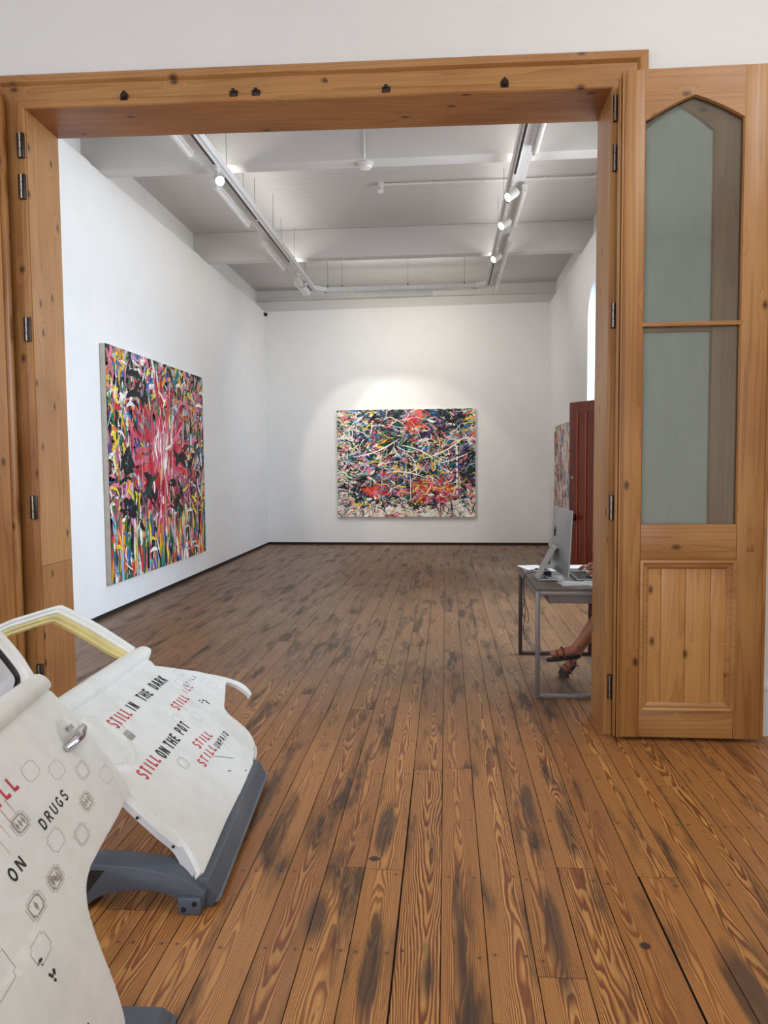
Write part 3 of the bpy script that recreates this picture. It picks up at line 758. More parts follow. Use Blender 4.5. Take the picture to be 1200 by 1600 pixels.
bm = BM(); box(bm, -.9, .05, TYE-.02, TYE+.02, TZ0-.034, TZ0-.002, .003); 
bm.free()
wires = [(TX0+.05, y) for y in (6.2, 7.75, 8.4, 9.85, 11.25, 12.1)]+[(TX0-.05, y) for y in (7.4, 9.3, 10.8)]+[(TX1-.05, y) for y in (6.9, 8.2, 9.3, 10.3, 12.2)]+[(TX1+.05, 8.9)]+[(x, TYE) for x in (-2.0, -1.75, -.63, .32)]
for x, y in wires:
    bm = BM(); tube(bm, [(x, y, TZ1-.02), (x, y, ZC+.002)], .0022, 5); lathe(bm, (x, y, TZ1), (0, 0, 1), [(.006, 0), (.009, .01), (.009, .04), (.004, .055)], 10)
    obj('suspension_wire', bm, M['hinge'], tr_)

# tubular wall-wash battens clipped under the tray
def batten(label, a, b):
    a, b = V(a), V(b); d = (b-a).normalized(); c = (a+b)/2; side = V((0, 0, 1))
    root = thing('batten_light', label, 'batten light', c, 'wall-wash battens under the tray')
    bm = BM(); obox(bm, c+V((0, 0, .020)), d*((b-a).length/2), d.cross(side)*.030, side*.014, .003); obj('body', bm, M['white_metal'], root)
    bm = BM(); tube(bm, [a+d*.02-V((0, 0, .008)), b-d*.02-V((0, 0, .008))], .025, 12); obj('diffuser', bm, M['diffuser'], root)
    for e, s in ((a, 1), (b, -1)):
        bm = BM(); obox(bm, e+d*s*.012+V((0, 0, .0)), d*.016, d.cross(side)*.026, side*.034, .004); obj('end_cap', bm, M['white_metal'], root)
    for u in (.2, .8):
        p = a.lerp(b, u); bm = BM(); tube(bm, [p+V((0, 0, .03)), p+V((0, 0, .075))], .006, 6); obj('bracket', bm, M['white_metal'], root)
    return root
zb = TZ0-.072; xl, xr = TX0-.085, TX1+.085
for nm, y0, y1 in (('batten on the left arm of the tray, cut off by the doorway', 5.1, 7.05), ('batten on the left arm of the tray behind the lit spotlight', 7.75, 9.1), ('third batten along the left arm of the tray, before the far beam', 9.9, 11.1), ('last batten on the left arm, beside the far corner of the tray', 12.0, 12.75)):
    batten('white tubular '+nm, (xl, y0, zb), (xl, y1, zb))
for nm, y0, y1 in (('batten on the right arm of the tray, cut off by the doorway', 5.1, 7.3), ('batten on the right arm behind the perforated stretch of tray', 8.2, 9.5), ('third batten on the right arm, beside the farthest lit spotlight', 10.0, 11.6), ('last batten on the right arm, at the far corner of the tray', 11.9, 12.9)):
    batten('white tubular '+nm, (xr, y0, zb), (xr, y1, zb))
batten('white tubular batten under the far cross arm of the tray', (-1.33, TYE-.03, zb), (-.22, TYE-.03, zb))

for (a, b) in (((TX0, TYS+.2), (TX0, TYE-.4)), ((TX1, TYS+.2), (TX1, TYE-.4)), ((TX0+.4, TYE), (TX1-.4, TYE))):  # added upward fill lamps that lighten the ceiling, not fittings of the tray
    L = bpy.data.lights.new('added_ceiling_fill', 'AREA'); L.shape = 'RECTANGLE'; L.size = .05; L.size_y = (V((*b, 0))-V((*a, 0))).length; L.energy = 13*L.size_y/7; L.color = (1, .97, .93)
    lo = link(bpy.data.objects.new('added_ceiling_fill', L)); lo.location = ((a[0]+b[0])/2, (a[1]+b[1])/2, TZ0+.03)
    lo.rotation_euler = (PI, 0, 0 if a[0] == b[0] else PI/2)
for nm, loc, rot, ln, pw in (('end_wall_wash', (-.76, TYE+.02, zb-.045), None, 2.2, 34), ('left_wall_wash', (xl-.03, 9.2, zb-.045), None, 6.6, 13), ('right_wall_wash', (xr+.03, 9.4, zb-.045), None, 6.0, 16)):
    L = bpy.data.lights.new(nm, 'AREA'); L.shape = 'RECTANGLE'; L.size = .04; L.size_y = ln; L.energy = pw; L.color = (1, .95, .87)
    lo = link(bpy.data.objects.new(nm, L)); lo.location = loc
    aim = V((0, 1, -.85)) if nm[0] == 'e' else V((-1 if nm[0] == 'l' else 1, 0, -.85))
    yx = V((1, 0, 0)) if nm[0] == 'e' else V((0, 1, 0)); zz = -aim.normalized(); xx = yx.cross(zz)
    lo.rotation_euler = Matrix((xx, yx, zz)).transposed().to_euler()
# spotlights
M['lens'] = emis('lit_lamp_face', (1, .96, .88, 1), 14)
def spot(label, top, aim, lit=True, power=60, size=38, vis=.045):
    top, aim = V(top), V(aim); d = (aim-top).normalized()
    root = thing('spotlight', label, 'spotlight', top, 'spotlights on the tray')
    c = top+V((0, 0, -.115))
    bm = BM(); box(bm, top.x-.016, top.x+.016, top.y-.07, top.y+.07, top.z-.03, top.z, .004); obj('adapter', bm, M['white_metal'], root)
    bm = BM(); tube(bm, [top-V((0, 0, .025)), c], .009, 8); obj('arm', bm, M['white_metal'], root)
    bm = BM(); lathe(bm, c-d*.075, d, [(.020, 0), (.040, .012), (.046, .03), (.048, .150), (.044, .152), (.040, .138)], 20); obj('head', bm, M['white_metal'], root)
    bm = BM(); lathe(bm, c+d*.066, d, [(.0405, 0), (.038, .008), (.0, .011)], 20); obj('lens', bm, M['lens'] if lit else M['diffuser'], root)
    if power:
        L = bpy.data.lights.new('spot_lamp', 'SPOT'); L.energy = power; L.spot_size = math.radians(size); L.spot_blend = .35; L.shadow_soft_size = .04; L.color = (1, .93, .83)
        lo = link(bpy.data.objects.new('spot_lamp', L)); lo.location = c+d*.085; lo.rotation_euler = d.to_track_quat('-Z', 'Y').to_euler()
    return root
zs = TZ0-.033
xs1, xs2 = TX0+.045, TX1-.045
spot('lit white spotlight on the left arm of the tray, nearest the doorway', (xs1, 7.45, zs), (.6, 3.6, 2.4), True, 35, 60)
spot('white spotlight aimed at the end wall, nearer of the two by the far left corner', (xs1, 11.55, zs), (-1.3, 15.1, 1.75), True, 150, 46)
spot('white spotlight aimed at the end wall, farther of the two by the far left corner', (xs1, 12.15, zs), (-.5, 15.1, 1.8), True, 150, 46)
spot('lit white spotlight on the right arm, nearest of its three', (xs2, 8.15, zs), (-3.6, 5.4, 1.0), True, 40, 46)
spot('lit white spotlight on the right arm, middle of its three', (xs2, 9.1, zs), (-3.6, 6.4, 1.2), True, 40, 46)
spot('lit white spotlight on the right arm, farthest of its three', (xs2, 10.55, zs), (-3.6, 7.6, 1.2), True, 40, 46)

# detectors and conduits
sd = thing('smoke_detector', 'round white smoke detector under the nearer ceiling beam', 'smoke detector', (-.81, 7.90, ZT-.005))
obj('base', lathe(BM(), (-.81, 7.9, ZT-.003), (0, 0, -1), [(.085, 0), (.085, .018), (.07, .024)], 24), M['white_metal'], sd)
obj('chamber', lathe(BM(), (-.81, 7.9, ZT-.025), (0, 0, -1), [(.062, 0), (.066, .012), (.058, .030), (.03, .040), (0, .042)], 24), M['diffuser'], sd)
bm = BM(); tube(bm, [(-.81, 7.785, ZT+.01), (-.81, 7.785, ZC-.03), (-2.2, 7.785, ZC-.03)], .012, 8); tube(bm, [(-.81, 7.785, ZT+.02), (-.81, 7.86, ZT-.012)], .012, 8)
solo('conduit_pipe', bm, M['white_metal'], 'thin white conduit running down the nearer beam to the smoke detector', 'conduit', (-.81, 7.785, ZT))
se = thing('ceiling_sensor', 'small white sensor at the end of the ceiling conduit', 'sensor', (-.80, 9.6, ZC-.03))
obj('base', lathe(BM(), (-.80, 9.6, ZC), (0, 0, -1), [(.045, 0), (.045, .05), (.03, .06)], 18), M['white_metal'], se)
obj('head', lathe(BM(), (-.80, 9.6, ZC-.06), (0, -.3, -1), [(.03, 0), (.04, .02), (.04, .06), (.02, .075), (0, .077)], 18), M['plaster'], se)
bm = BM(); tube(bm, [(-.755, 9.6, ZC-.022), (RWX+.13, 9.62, ZC-.022)], .016, 8)
for x in (-.2, .5, 1.2, 1.8): lathe(bm, (x, 9.6, ZC-.022), (1, 0, 0), [(.020, 0), (.020, .04)], 10)
solo('conduit_pipe', bm, M['white_metal'], 'white conduit along the ceiling boards from the sensor to the right wall', 'conduit', (.6, 9.6, ZC))
cs = thing('security_camera', 'small black camera in the far left top corner of the gallery', 'camera', (-3.55, 15.0, 4.6))
bm = BM(); box(bm, -3.60, -3.585, 14.93, 14.99, 4.565, 4.645, .003); obj('mount', bm, M['white_metal'], cs)
bm = BM(); obox(bm, (-3.555, 14.955, 4.60), (.028, -.008, -.004), (.006, .022, 0), (0, 0, .034), .008); obj('housing', bm, M['black'], cs)
bm = BM(); lathe(bm, (-3.53, 14.945, 4.60), (.8, -.5, -.2), [(.016, 0), (.014, .008), (0, .012)], 14); obj('eye', bm, M['rubber'], cs)

# ------------------------------------------------------------------ desk
M['desk_top'] = plain('dark_taupe_desktop', srgb(92, 82, 76), .5, 0, .1)
M['desk_metal'] = plain('grey_desk_steel', srgb(128, 122, 120), .4, .3, .08)
M['desk_dark'] = plain('dark_desk_steel', srgb(70, 60, 60), .4, .3, .08)
M['drawer'] = plain('grey_drawer_front', srgb(116, 108, 104), .5, 0, .06)
DX0, DX1, DY0, DY1, DZ = .600, 1.200, 5.10, 6.31, .752
dk = thing('desk', 'dark-topped steel-framed office desk just beyond the right side of the doorway', 'desk', (.9, 5.7, 0))
bm = BM(); box(bm, DX0, DX1, DY0, DY1, DZ-.022, DZ, .003); obj('desktop', bm, M['desk_top'], dk)
for x, y, m in ((DX0, DY0, 'desk_metal'), (DX1-.03, DY0, 'desk_metal'), (DX0, DY1-.03, 'desk_dark'), (DX1-.03, DY1-.03, 'desk_dark')):
    bm = BM(); box(bm, x, x+.03, y, y+.03, 0, DZ-.022, .002); obj('leg', bm, M[m], dk)
for y, m in ((DY0, 'desk_metal'), (DY1-.03, 'desk_dark')):
    bm = BM(); box(bm, DX0+.03, DX1-.03, y, y+.03, 0, .028, .002); obj('floor_rail', bm, M[m], dk)
    bm = BM(); box(bm, DX0+.03, DX1-.03, y, y+.03, DZ-.05, DZ-.022, .002); obj('top_rail', bm, M[m], dk)
bm = BM(); box(bm, DX0, DX0+.025, DY0+.03, DY1-.03, DZ-.072, DZ-.022, .002); obj('top_rail', bm, M['desk_metal'], dk)
bm = BM(); box(bm, DX0+.09, DX1-.02, DY0+.045, DY0+.60, DZ-.112, DZ-.022, .003); obj('drawer', bm, M['drawer'], dk)

# desktop computer: back of the screen towards the doorway
M['alu'] = plain('pale_aluminium', srgb(158, 160, 160), .36, .45, .03)
M['screen'] = plain('dark_screen_glass', srgb(18, 18, 20), .08)
im = thing('desktop_computer', 'thin silver desktop computer on the desk, its back to the doorway', 'computer', (.80, 5.53, DZ))
iy0, iy1, iz0, iz1 = 5.235, 5.800, .800, 1.262
def ix(y, z): return .850-(y-5.24)*.075+(z-1.03)*.05    # slight turn and tilt
cs_ = [(iy0, iz0), (iy1, iz0), (iy1, iz1), (iy0, iz1)]
bm = BM(); ny, nz = 12, 10; front = []; back = []
for j in range(nz+1):
    rf, rb = [], []
    for i in range(ny+1):
        y = iy0+(iy1-iy0)*i/ny; z = iz0+(iz1-iz0)*j/nz
        a, b = 2*i/ny-1, 2*j/nz-1
        bulge = .006+.030*max(0, (1-a*a))**.8*max(0, 1-b*b)**.8
        rf.append(bm.verts.new((ix(y, z)+.004, y, z))); rb.append(bm.verts.new((ix(y, z)-bulge, y, z)))
    front.append(rf); back.append(rb)
for g in (front, back):
    for j in range(nz):
        for i in range(ny): bm.faces.new((g[j][i], g[j][i+1], g[j+1][i+1], g[j+1][i]))
rim = lambda g: g[0]+[g[j][ny] for j in range(1, nz+1)]+g[nz][-2::-1]+[g[j][0] for j in range(nz-1, 0, -1)]
A, B = rim(front), rim(back)
for i in range(len(A)): bm.faces.new((A[i], A[(i+1) % len(A)], B[(i+1) % len(B)], B[i]))
obj('housing', bm, M['alu'], im)
bm = BM(); prism(bm, [(ix(y, z)+.0045, y, z) for y, z in ((iy0+.012, iz0+.07), (iy1-.012, iz0+.07), (iy1-.012, iz1-.012), (iy0+.012, iz1-.012))], (.0015, 0, 0)); obj('screen', bm, M['screen'], im, False)
# stand: foot plate and leaning neck
bm = BM(); prism(bm, [(.845, 5.43, DZ+.001), (.845, 5.62, DZ+.001), (.655, 5.62, DZ+.001), (.655, 5.43, DZ+.001)], (0, 0, .009), .002)
prof = [(.655, DZ+.004), (.672, DZ+.035), (.720, DZ+.130), (.770, DZ+.225), (.788, DZ+.240), (.806, DZ+.232), (.815, DZ+.205)]
for (x0_, z0_), (x1_, z1_) in zip(prof, prof[1:]):
    d = V((x1_-x0_, 0, z1_-z0_)); nn = V((-d.z, 0, d.x)).normalized()*.0045
    prism(bm, [V((x0_, 5.43, z0_))-nn, V((x1_, 5.43, z1_))-nn, V((x1_, 5.43, z1_))+nn, V((x0_, 5.43, z0_))+nn], (0, .19, 0))
obj('stand', bm, M['alu'], im)
# maker's fruit mark on the back
bm = BM(); zc, yc = 1.085, 5.585
def mark(poly):
    prism(bm, [(ix(yc, zc)-.0375-.001, yc-a*.030, zc+b*.030) for a, b in poly], (.006, 0, 0))
body = []
for k in range(40):
    an = 2*PI*k/40; rr = .92-.10*math.cos(2*an)+.10*abs(math.cos(an))-.10*(math.exp(-((an-PI/2)/.35)**2)+.8*math.exp(-((an-3*PI/2)/.3)**2))
    x_, y_ = rr*.95*math.cos(an), rr*math.sin(an)
    dx, dy = x_-1.18, y_-.12
    dist = math.hypot(dx, dy)
    if dist < .50: x_, y_ = 1.18+dx/dist*.50, .12+dy/dist*.50
    body.append((x_, y_))
mark(body); mark([(.02, 1.05), (.10, 1.35), (.38, 1.52), (.42, 1.28), (.25, 1.08)])
obj('logo', bm, M['rubber'], im, False, 'dark fruit-shaped emblem')

# things lying on the desk
M['paper'] = plain('white_paper', srgb(206, 204, 198), .7, 0, .04)
M['paper2'] = plain('printed_paper', srgb(178, 178, 176), .6, 0, .16, 50)
def sheet(label, c, ang, w, h, m='paper', th=.0025, z=DZ):
    bm = BM(); ca, sa = math.cos(ang), math.sin(ang)
    obox(bm, (c[0], c[1], z+th/2+.0006), (w/2*ca, w/2*sa, 0), (-h/2*sa, h/2*ca, 0), (0, 0, th/2)); return solo('paper_sheet', bm, M[m], label, 'paper', (c[0], c[1], z), 'papers on the desk')
sheet('white sheet of paper at the far left corner of the desk', (.695, 6.10, 0), .25, .17, .30)
sheet('printed sheet on the desk behind the foot of the computer', (.80, 5.98, 0), -.15, .21, .16, 'paper2')
sheet('pale magazine lying on the near edge of the desk in front of the computer', (.90, 5.27, 0), .12, .24, .17, 'paper2', .006)
sheet('white sheet lying on the desk below the keyboard', (1.07, 5.34, 0), -.1, .21, .14, 'paper')
sheet('white sheets along the far side of the desk', (1.02, 6.12, 0), .1, .28, .20, 'paper', .008)
kb = thing('keyboard', 'silver keyboard with dark keys on the desk under the hand', 'keyboard', (1.0, 5.60, DZ))
bm = BM(); prism(bm, [(.925, 5.42, DZ+.0012), (1.06, 5.42, DZ+.0012), (1.06, 5.80, DZ+.0012), (.925, 5.80, DZ+.0012)], (0, 0, .014), .003); obj('base', bm, M['alu'], kb)
bm = BM()
for i in range(5):
    for j in range(14): box(bm, .934+i*.0235, .934+i*.0235+.019, 5.431+j*.0257, 5.431+j*.0257+.0215, DZ+.0155, DZ+.0185)
k_ = obj('keys', bm, M['black'], kb, False); k_['kind'] = 'stuff'
M['cable_w'] = plain('white_cable', srgb(226, 224, 218), .45); M['cable_k'] = plain('dark_cable', srgb(48, 42, 40), .5)
def spline(P, n=10):
    P = [V(p) for p in P]; out = []
    for i in range(len(P)-1):
        a, b, c, d = P[max(i-1, 0)], P[i], P[i+1], P[min(i+2, len(P)-1)]
        for k in range(n):
            s = k/n; out.append(.5*((2*b)+(c-a)*s+(2*a-5*b+4*c-d)*s*s+(3*b-a-3*c+d)*s**3))
    return out+[P[-1]]
bm = BM(); tube(bm, spline([(.685, 5.70, .80), (.72, 5.50, .772), (.80, 5.36, .764), (.90, 5.22, .772), (1.0, 5.12, .757), (1.06, 5.094, .70), (1.12, 5.09, .60)]), .0042, 6)
solo('cable', bm, M['cable_w'], 'white cable running across the desk and over its near edge', 'cable', (.85, 5.4, DZ))
bm = BM(); tube(bm, spline([(.80, 5.86, .76), (.70, 5.84, .775), (.63, 5.82, .765), (.590, 5.80, .72), (.585, 5.78, .60), (.60, 5.78, .46), (.585, 5.77, .32), (.605, 5.77, .24)]), .003, 6)
solo('cable', bm, M['cable_k'], 'dark cable hanging off the left edge of the desk, the longer strand', 'cable', (.60, 5.8, .7))
bm = BM(); tube(bm, spline([(.78, 5.80, .76), (.66, 5.76, .768), (.588, 5.74, .72), (.592, 5.73, .58), (.575, 5.73, .46), (.615, 5.74, .38), (.62, 5.745, .44), (.594, 5.75, .56)]), .003, 6)
solo('cable', bm, M['cable_k'], 'dark cable hanging off the left edge of the desk, looped back up', 'cable', (.60, 5.74, .7))
bm = BM()
for k in range(3): tube(bm, [(.745+(.030-k*.003)*math.cos(2*PI*i/16), 5.60+(.030-k*.003)*math.sin(2*PI*i/16), DZ+.016+k*.009+.006*math.sin(4*PI*i/16)) for i in range(17)], .0045, 6)
solo('cable_coil', bm, M['cable_k'], 'small coiled dark cable on the foot of the computer stand', 'cable', (.745, 5.60, DZ))

# ------------------------------------------------------------------ seated person (mostly hidden by the door jamb)
M['skin'] = plain('tanned_skin', srgb(176, 112, 86), .5, 0, .06, 14)
M['cloth'] = plain('dark_cotton', srgb(54, 52, 58), .85, 0, .1, 30)
M['shorts'] = plain('khaki_cotton', srgb(120, 108, 88), .85, 0, .1, 30)
M['hair'] = plain('dark_brown_hair', srgb(48, 34, 26), .6, 0, .2, 60)
M['sole'] = plain('dark_sandal_sole', srgb(36, 26, 24), .6, 0, .1)
M['strap'] = plain('brown_leather_strap', srgb(92, 48, 34), .5, 0, .1)
def skin(name, chains, mat, parent, sub=2, root=None):
    """chains: list of [(point, radius) ...]; the first point of a later chain that coincides with an earlier one is shared"""
    me = bpy.data.meshes.new(name); vs, es, rad, idx = [], [], [], {}
    rl_ = V(root_of(parent).location)
    for ch_ in chains:
        prev = None
        for p, r0 in ch_:
            k = tuple(round(c, 4) for c in p)
            if k not in idx: idx[k] = len(vs); vs.append(tuple(V(p)-rl_)); rad.append(r0)
            if prev is not None and prev != idx[k]: es.append((prev, idx[k]))
            prev = idx[k]
    me.from_pydata(vs, es, []); o = link(bpy.data.objects.new(name, me)); o.modifiers.new('skin', 'SKIN'); s = o.modifiers.new('sub', 'SUBSURF'); s.levels = sub; s.render_levels = sub
    o.modifiers['skin'].use_smooth_shade = True
    for i, sv in enumerate(me.skin_vertices[0].data):
        rr = rad[i]; sv.radius = rr if isinstance(rr, tuple) else (rr, rr); sv.use_root = (i == 0)
    dg = bpy.context.evaluated_depsgraph_get(); m2 = bpy.data.meshes.new_from_object(o.evaluated_get(dg)); m2.name = name
    bpy.data.objects.remove(o); m2.materials.clear(); m2.materials.append(mat)
    for p in m2.polygons: p.use_smooth = True
    n = link(bpy.data.objects.new(name, m2)); n.parent = parent; return n
ps = thing('person', 'seated person behind the door jamb, hand on the desk, bare shins crossed, dark sandals', 'person', (1.68, 5.68, 0))
pel = (1.66, 5.68, .53)
K1, A1 = (1.215, 5.60, .575), (.945, 5.58, .235)
K2, A2 = (1.235, 5.74, .545), (.965, 5.66, .165)
HD = (1.47, 5.66, 1.27)
body = [
 [(pel, (.13, .15)), ((1.65, 5.68, .66), (.11, .14)), ((1.61, 5.68, .82), (.11, .145)), ((1.57, 5.68, .97), (.10, .15)), ((1.545, 5.68, 1.06), (.06, .08)), ((1.53, 5.675, 1.13), (.05, .05)), ((1.505, 5.67, 1.20), (.068, .066)), ((1.49, 5.665, 1.28), (.082, .074)), ((1.495, 5.665, 1.345), (.055, .05))],
 [(pel, (.13, .15)), ((1.52, 5.60, .545), .088), ((1.36, 5.60, .56), .074), (K1, .056), ((1.15, 5.597, .50), .052), ((1.08, 5.592, .405), .053), ((1.0, 5.586, .305), .038), (A1, .033), ((.925, 5.577, .215), .036), ((.86, 5.565, .205), .033), ((.80, 5.555, .195), .03), ((.755, 5.548, .188), .018)],
 [(pel, (.13, .15)), ((1.53, 5.77, .535), .088), ((1.38, 5.76, .54), .074), (K2, .056), ((1.17, 5.72, .46), .052), ((1.10, 5.70, .37), .053), ((1.02, 5.675, .245), .039), (A2, .034), ((.945, 5.655, .14), .036), ((.91, 5.65, .095), .033), ((.885, 5.645, .06), .028), ((.87, 5.643, .035), .017)],
]
def hand(w, fwd, side, up, s):
    """palm and five separate bent fingers from wrist w"""
    w, f, sd_, u = V(w), V(fwd).normalized(), V(side).normalized(), V(up)
    out = []; palm = tuple(w+f*.045); k2 = tuple(w+f*.075)
    out.append([(tuple(w), .024), (palm, (.016, .034)), (k2, (.014, .036))])
    for o_, L, in ((-.028, .058), (-.0095, .070), (.0095, .066), (.028, .050)):
        b = w+f*.078+sd_*o_; q1 = b+f*L*.45+u*.010; q2 = q1+f*L*.32-u*.012; q3 = q2+f*L*.2-u*.017
        out.append([(k2, (.014, .036)), (tuple(b), .0092), (tuple(q1), .0085), (tuple(q2), .0078), (tuple(q3), .0066)])
    t1 = w+f*.028-sd_*s*.034; out.append([(palm, (.016, .034)), (tuple(t1), .0115), (tuple(t1+f*.030-sd_*s*.012-u*.006), .0095), (tuple(t1+f*.054-sd_*s*.012-u*.013), .0078)])
    return out
sh = (1.57, 5.68, .97)
for y_s, el, wr, sgn in ((5.86, (1.46, 5.93, .80), (1.145, 5.81, .808), -1), (5.50, (1.46, 5.43, .80), (1.155, 5.52, .806), 1)):
    body.append([(sh, (.10, .15)), ((1.55, (5.68+y_s)/2+(.06 if y_s > 5.68 else -.06), 1.03), .07), ((1.55, y_s, 1.00), .056), ((1.50, (y_s*.4+el[1]*.6), .90), .044), (el, .039), ((1.32, el[1]*.55+wr[1]*.45, .803), .037), (wr, .024)])
    body += hand(wr, (-1, .04*sgn, -.10), (0, 1, 0), V((0, 0, 1)), -sgn)
skin('body', body, M['skin'], ps)
skin('shirt', [[((1.655, 5.68, .60), (.135, .165)), ((1.64, 5.68, .70), (.125, .155)), ((1.61, 5.68, .82), (.125, .16)), ((1.57, 5.68, .97), (.115, .165)), ((1.548, 5.68, 1.045), (.072, .095))],
   [((1.57, 5.68, .97), (.115, .165)), ((1.55, 5.83, 1.02), .078), ((1.55, 5.87, 1.0), .066), ((1.52, 5.895, .92), .058)], [((1.57, 5.68, .97), (.115, .165)), ((1.55, 5.53, 1.02), .078), ((1.55, 5.49, 1.0), .066), ((1.52, 5.465, .92), .058)]], M['cloth'], ps)
skin('shorts', [[((1.66, 5.68, .56), (.145, .165)), ((1.52, 5.60, .548), .100), ((1.40, 5.60, .556), .092)], [((1.66, 5.68, .56), (.145, .165)), ((1.53, 5.77, .54), .100), ((1.42, 5.765, .54), .092)]], M['shorts'], ps)
bm = BM(); bmesh.ops.create_uvsphere(bm, u_segments=24, v_segments=16, radius=1)
for v in bm.verts: v.co = V((1.515+v.co.x*.098, 5.665+v.co.y*.090, 1.315+v.co.z*.095))
bmesh.ops.delete(bm, geom=[v for v in bm.verts if v.co.x < 1.452 and v.co.z < 1.365], context='VERTS'); obj('hair', bm, M['hair'], ps)
# face: eyes, nose, mouth, ears
bm = BM()
for s in (-1, 1): lathe(bm, (1.417, 5.665+s*.030, 1.285), (-1, s*.15, 0), [(.011, -.008), (.011, .0), (.006, .005), (0, .006)], 12); obj('eye', bm, M['black'], ps); bm = BM()
bm.free()
bm = BM(); lathe(bm, (1.42, 5.665, 1.262), (-1, 0, -.25), [(.015, -.01), (.012, .008), (.005, .02), (0, .022)], 10); obj('nose', bm, M['skin'], ps)
for s in (-1, 1): bm = BM(); lathe(bm, (1.505, 5.665+s*.074, 1.27), (-.2, s, 0), [(.024, -.01), (.026, .004), (.014, .01), (0, .008)], 12); obj('ear', bm, M['skin'], ps)
bm = BM(); tube(bm, [(1.432, 5.643, 1.222), (1.427, 5.665, 1.221), (1.432, 5.687, 1.222)], [.003, .006, .003], 8); obj('lips', bm, plain('lips', srgb(150, 78, 72), .5), ps)
def sandal(heel, toe, nrm):
    heel, toe, n = V(heel), V(toe), V(nrm).normalized(); d = toe-heel; L = d.length; d.normalize(); s = n.cross(d).normalized(); n = d.cross(s)
    if n.z < 0 and nrm[2] > 0: n = -n
    pts = []
    for k in range(24):
        an = 2*PI*k/24; u = .5-.5*math.cos(an); wdt = .040*(.72+.38*u)*abs(math.sin(an))**.6*(1 if math.sin(an) >= 0 else -1)
        pts.append(heel+d*(L*u)+s*wdt)
    bm = BM(); prism(bm, pts, -n*.022, .003); so = obj('sandal', bm, M['sole'], ps)
    for u, w_, hgt in ((.70, .046, .052), (.52, .046, .072)):
        P = [heel+d*(L*u)+s*(w_*math.cos(PI*k/10))+n*(hgt*math.sin(PI*k/10)) for k in range(11)]; obj('strap', tube(BM(), P, .006, 6), M['strap'], so)
    P = [heel+d*(L*.06+.04*(1-abs(math.cos(PI*k/10))))*1.0+s*(.042*math.cos(PI*k/10))+n*(.055+.02*math.sin(PI*k/10)) for k in range(11)]; obj('strap', tube(BM(), P, .005, 6), M['strap'], so)
sandal((.985, 5.585, .182), (.728, 5.545, .158), (-.1, 0, 1))
sandal((.965, 5.66, .108), (.842, 5.642, .004), (.75, 0, .7))
# the chair they sit on
ch = thing('office_chair', 'dark office chair at the desk under the seated person', 'chair', (1.70, 5.68, 0))
bm = BM(); box(bm, 1.46, 1.90, 5.46, 5.90, .385, .44, .02); obj('seat', bm, M['cloth'], ch)
bm = BM(); obox(bm, (1.93, 5.68, .78), (.02, 0, .004), (0, .20, 0), (-.04, 0, .22), .015); obj('backrest', bm, M['cloth'], ch)
bm = BM(); tube(bm, [(1.86, 5.68, .39), (1.95, 5.68, .45), (1.945, 5.68, .62)], .016, 8); obj('back_support', bm, M['black'], ch)
bm = BM(); tube(bm, [(1.68, 5.68, .07), (1.68, 5.68, .39)], .025, 12); obj('column', bm, M['black'], ch)
for k in range(5):
    an = 2*PI*k/5+.3; e = V((1.68+.27*math.cos(an), 5.68+.27*math.sin(an), .062)); bm = BM(); tube(bm, [(1.68, 5.68, .085), e], [.022, .014], 8); lathe(bm, e-V((0, .015, .034)), (0, 1, 0), [(.027, 0), (.027, .03)], 14); obj('foot', bm, M['black'], ch)
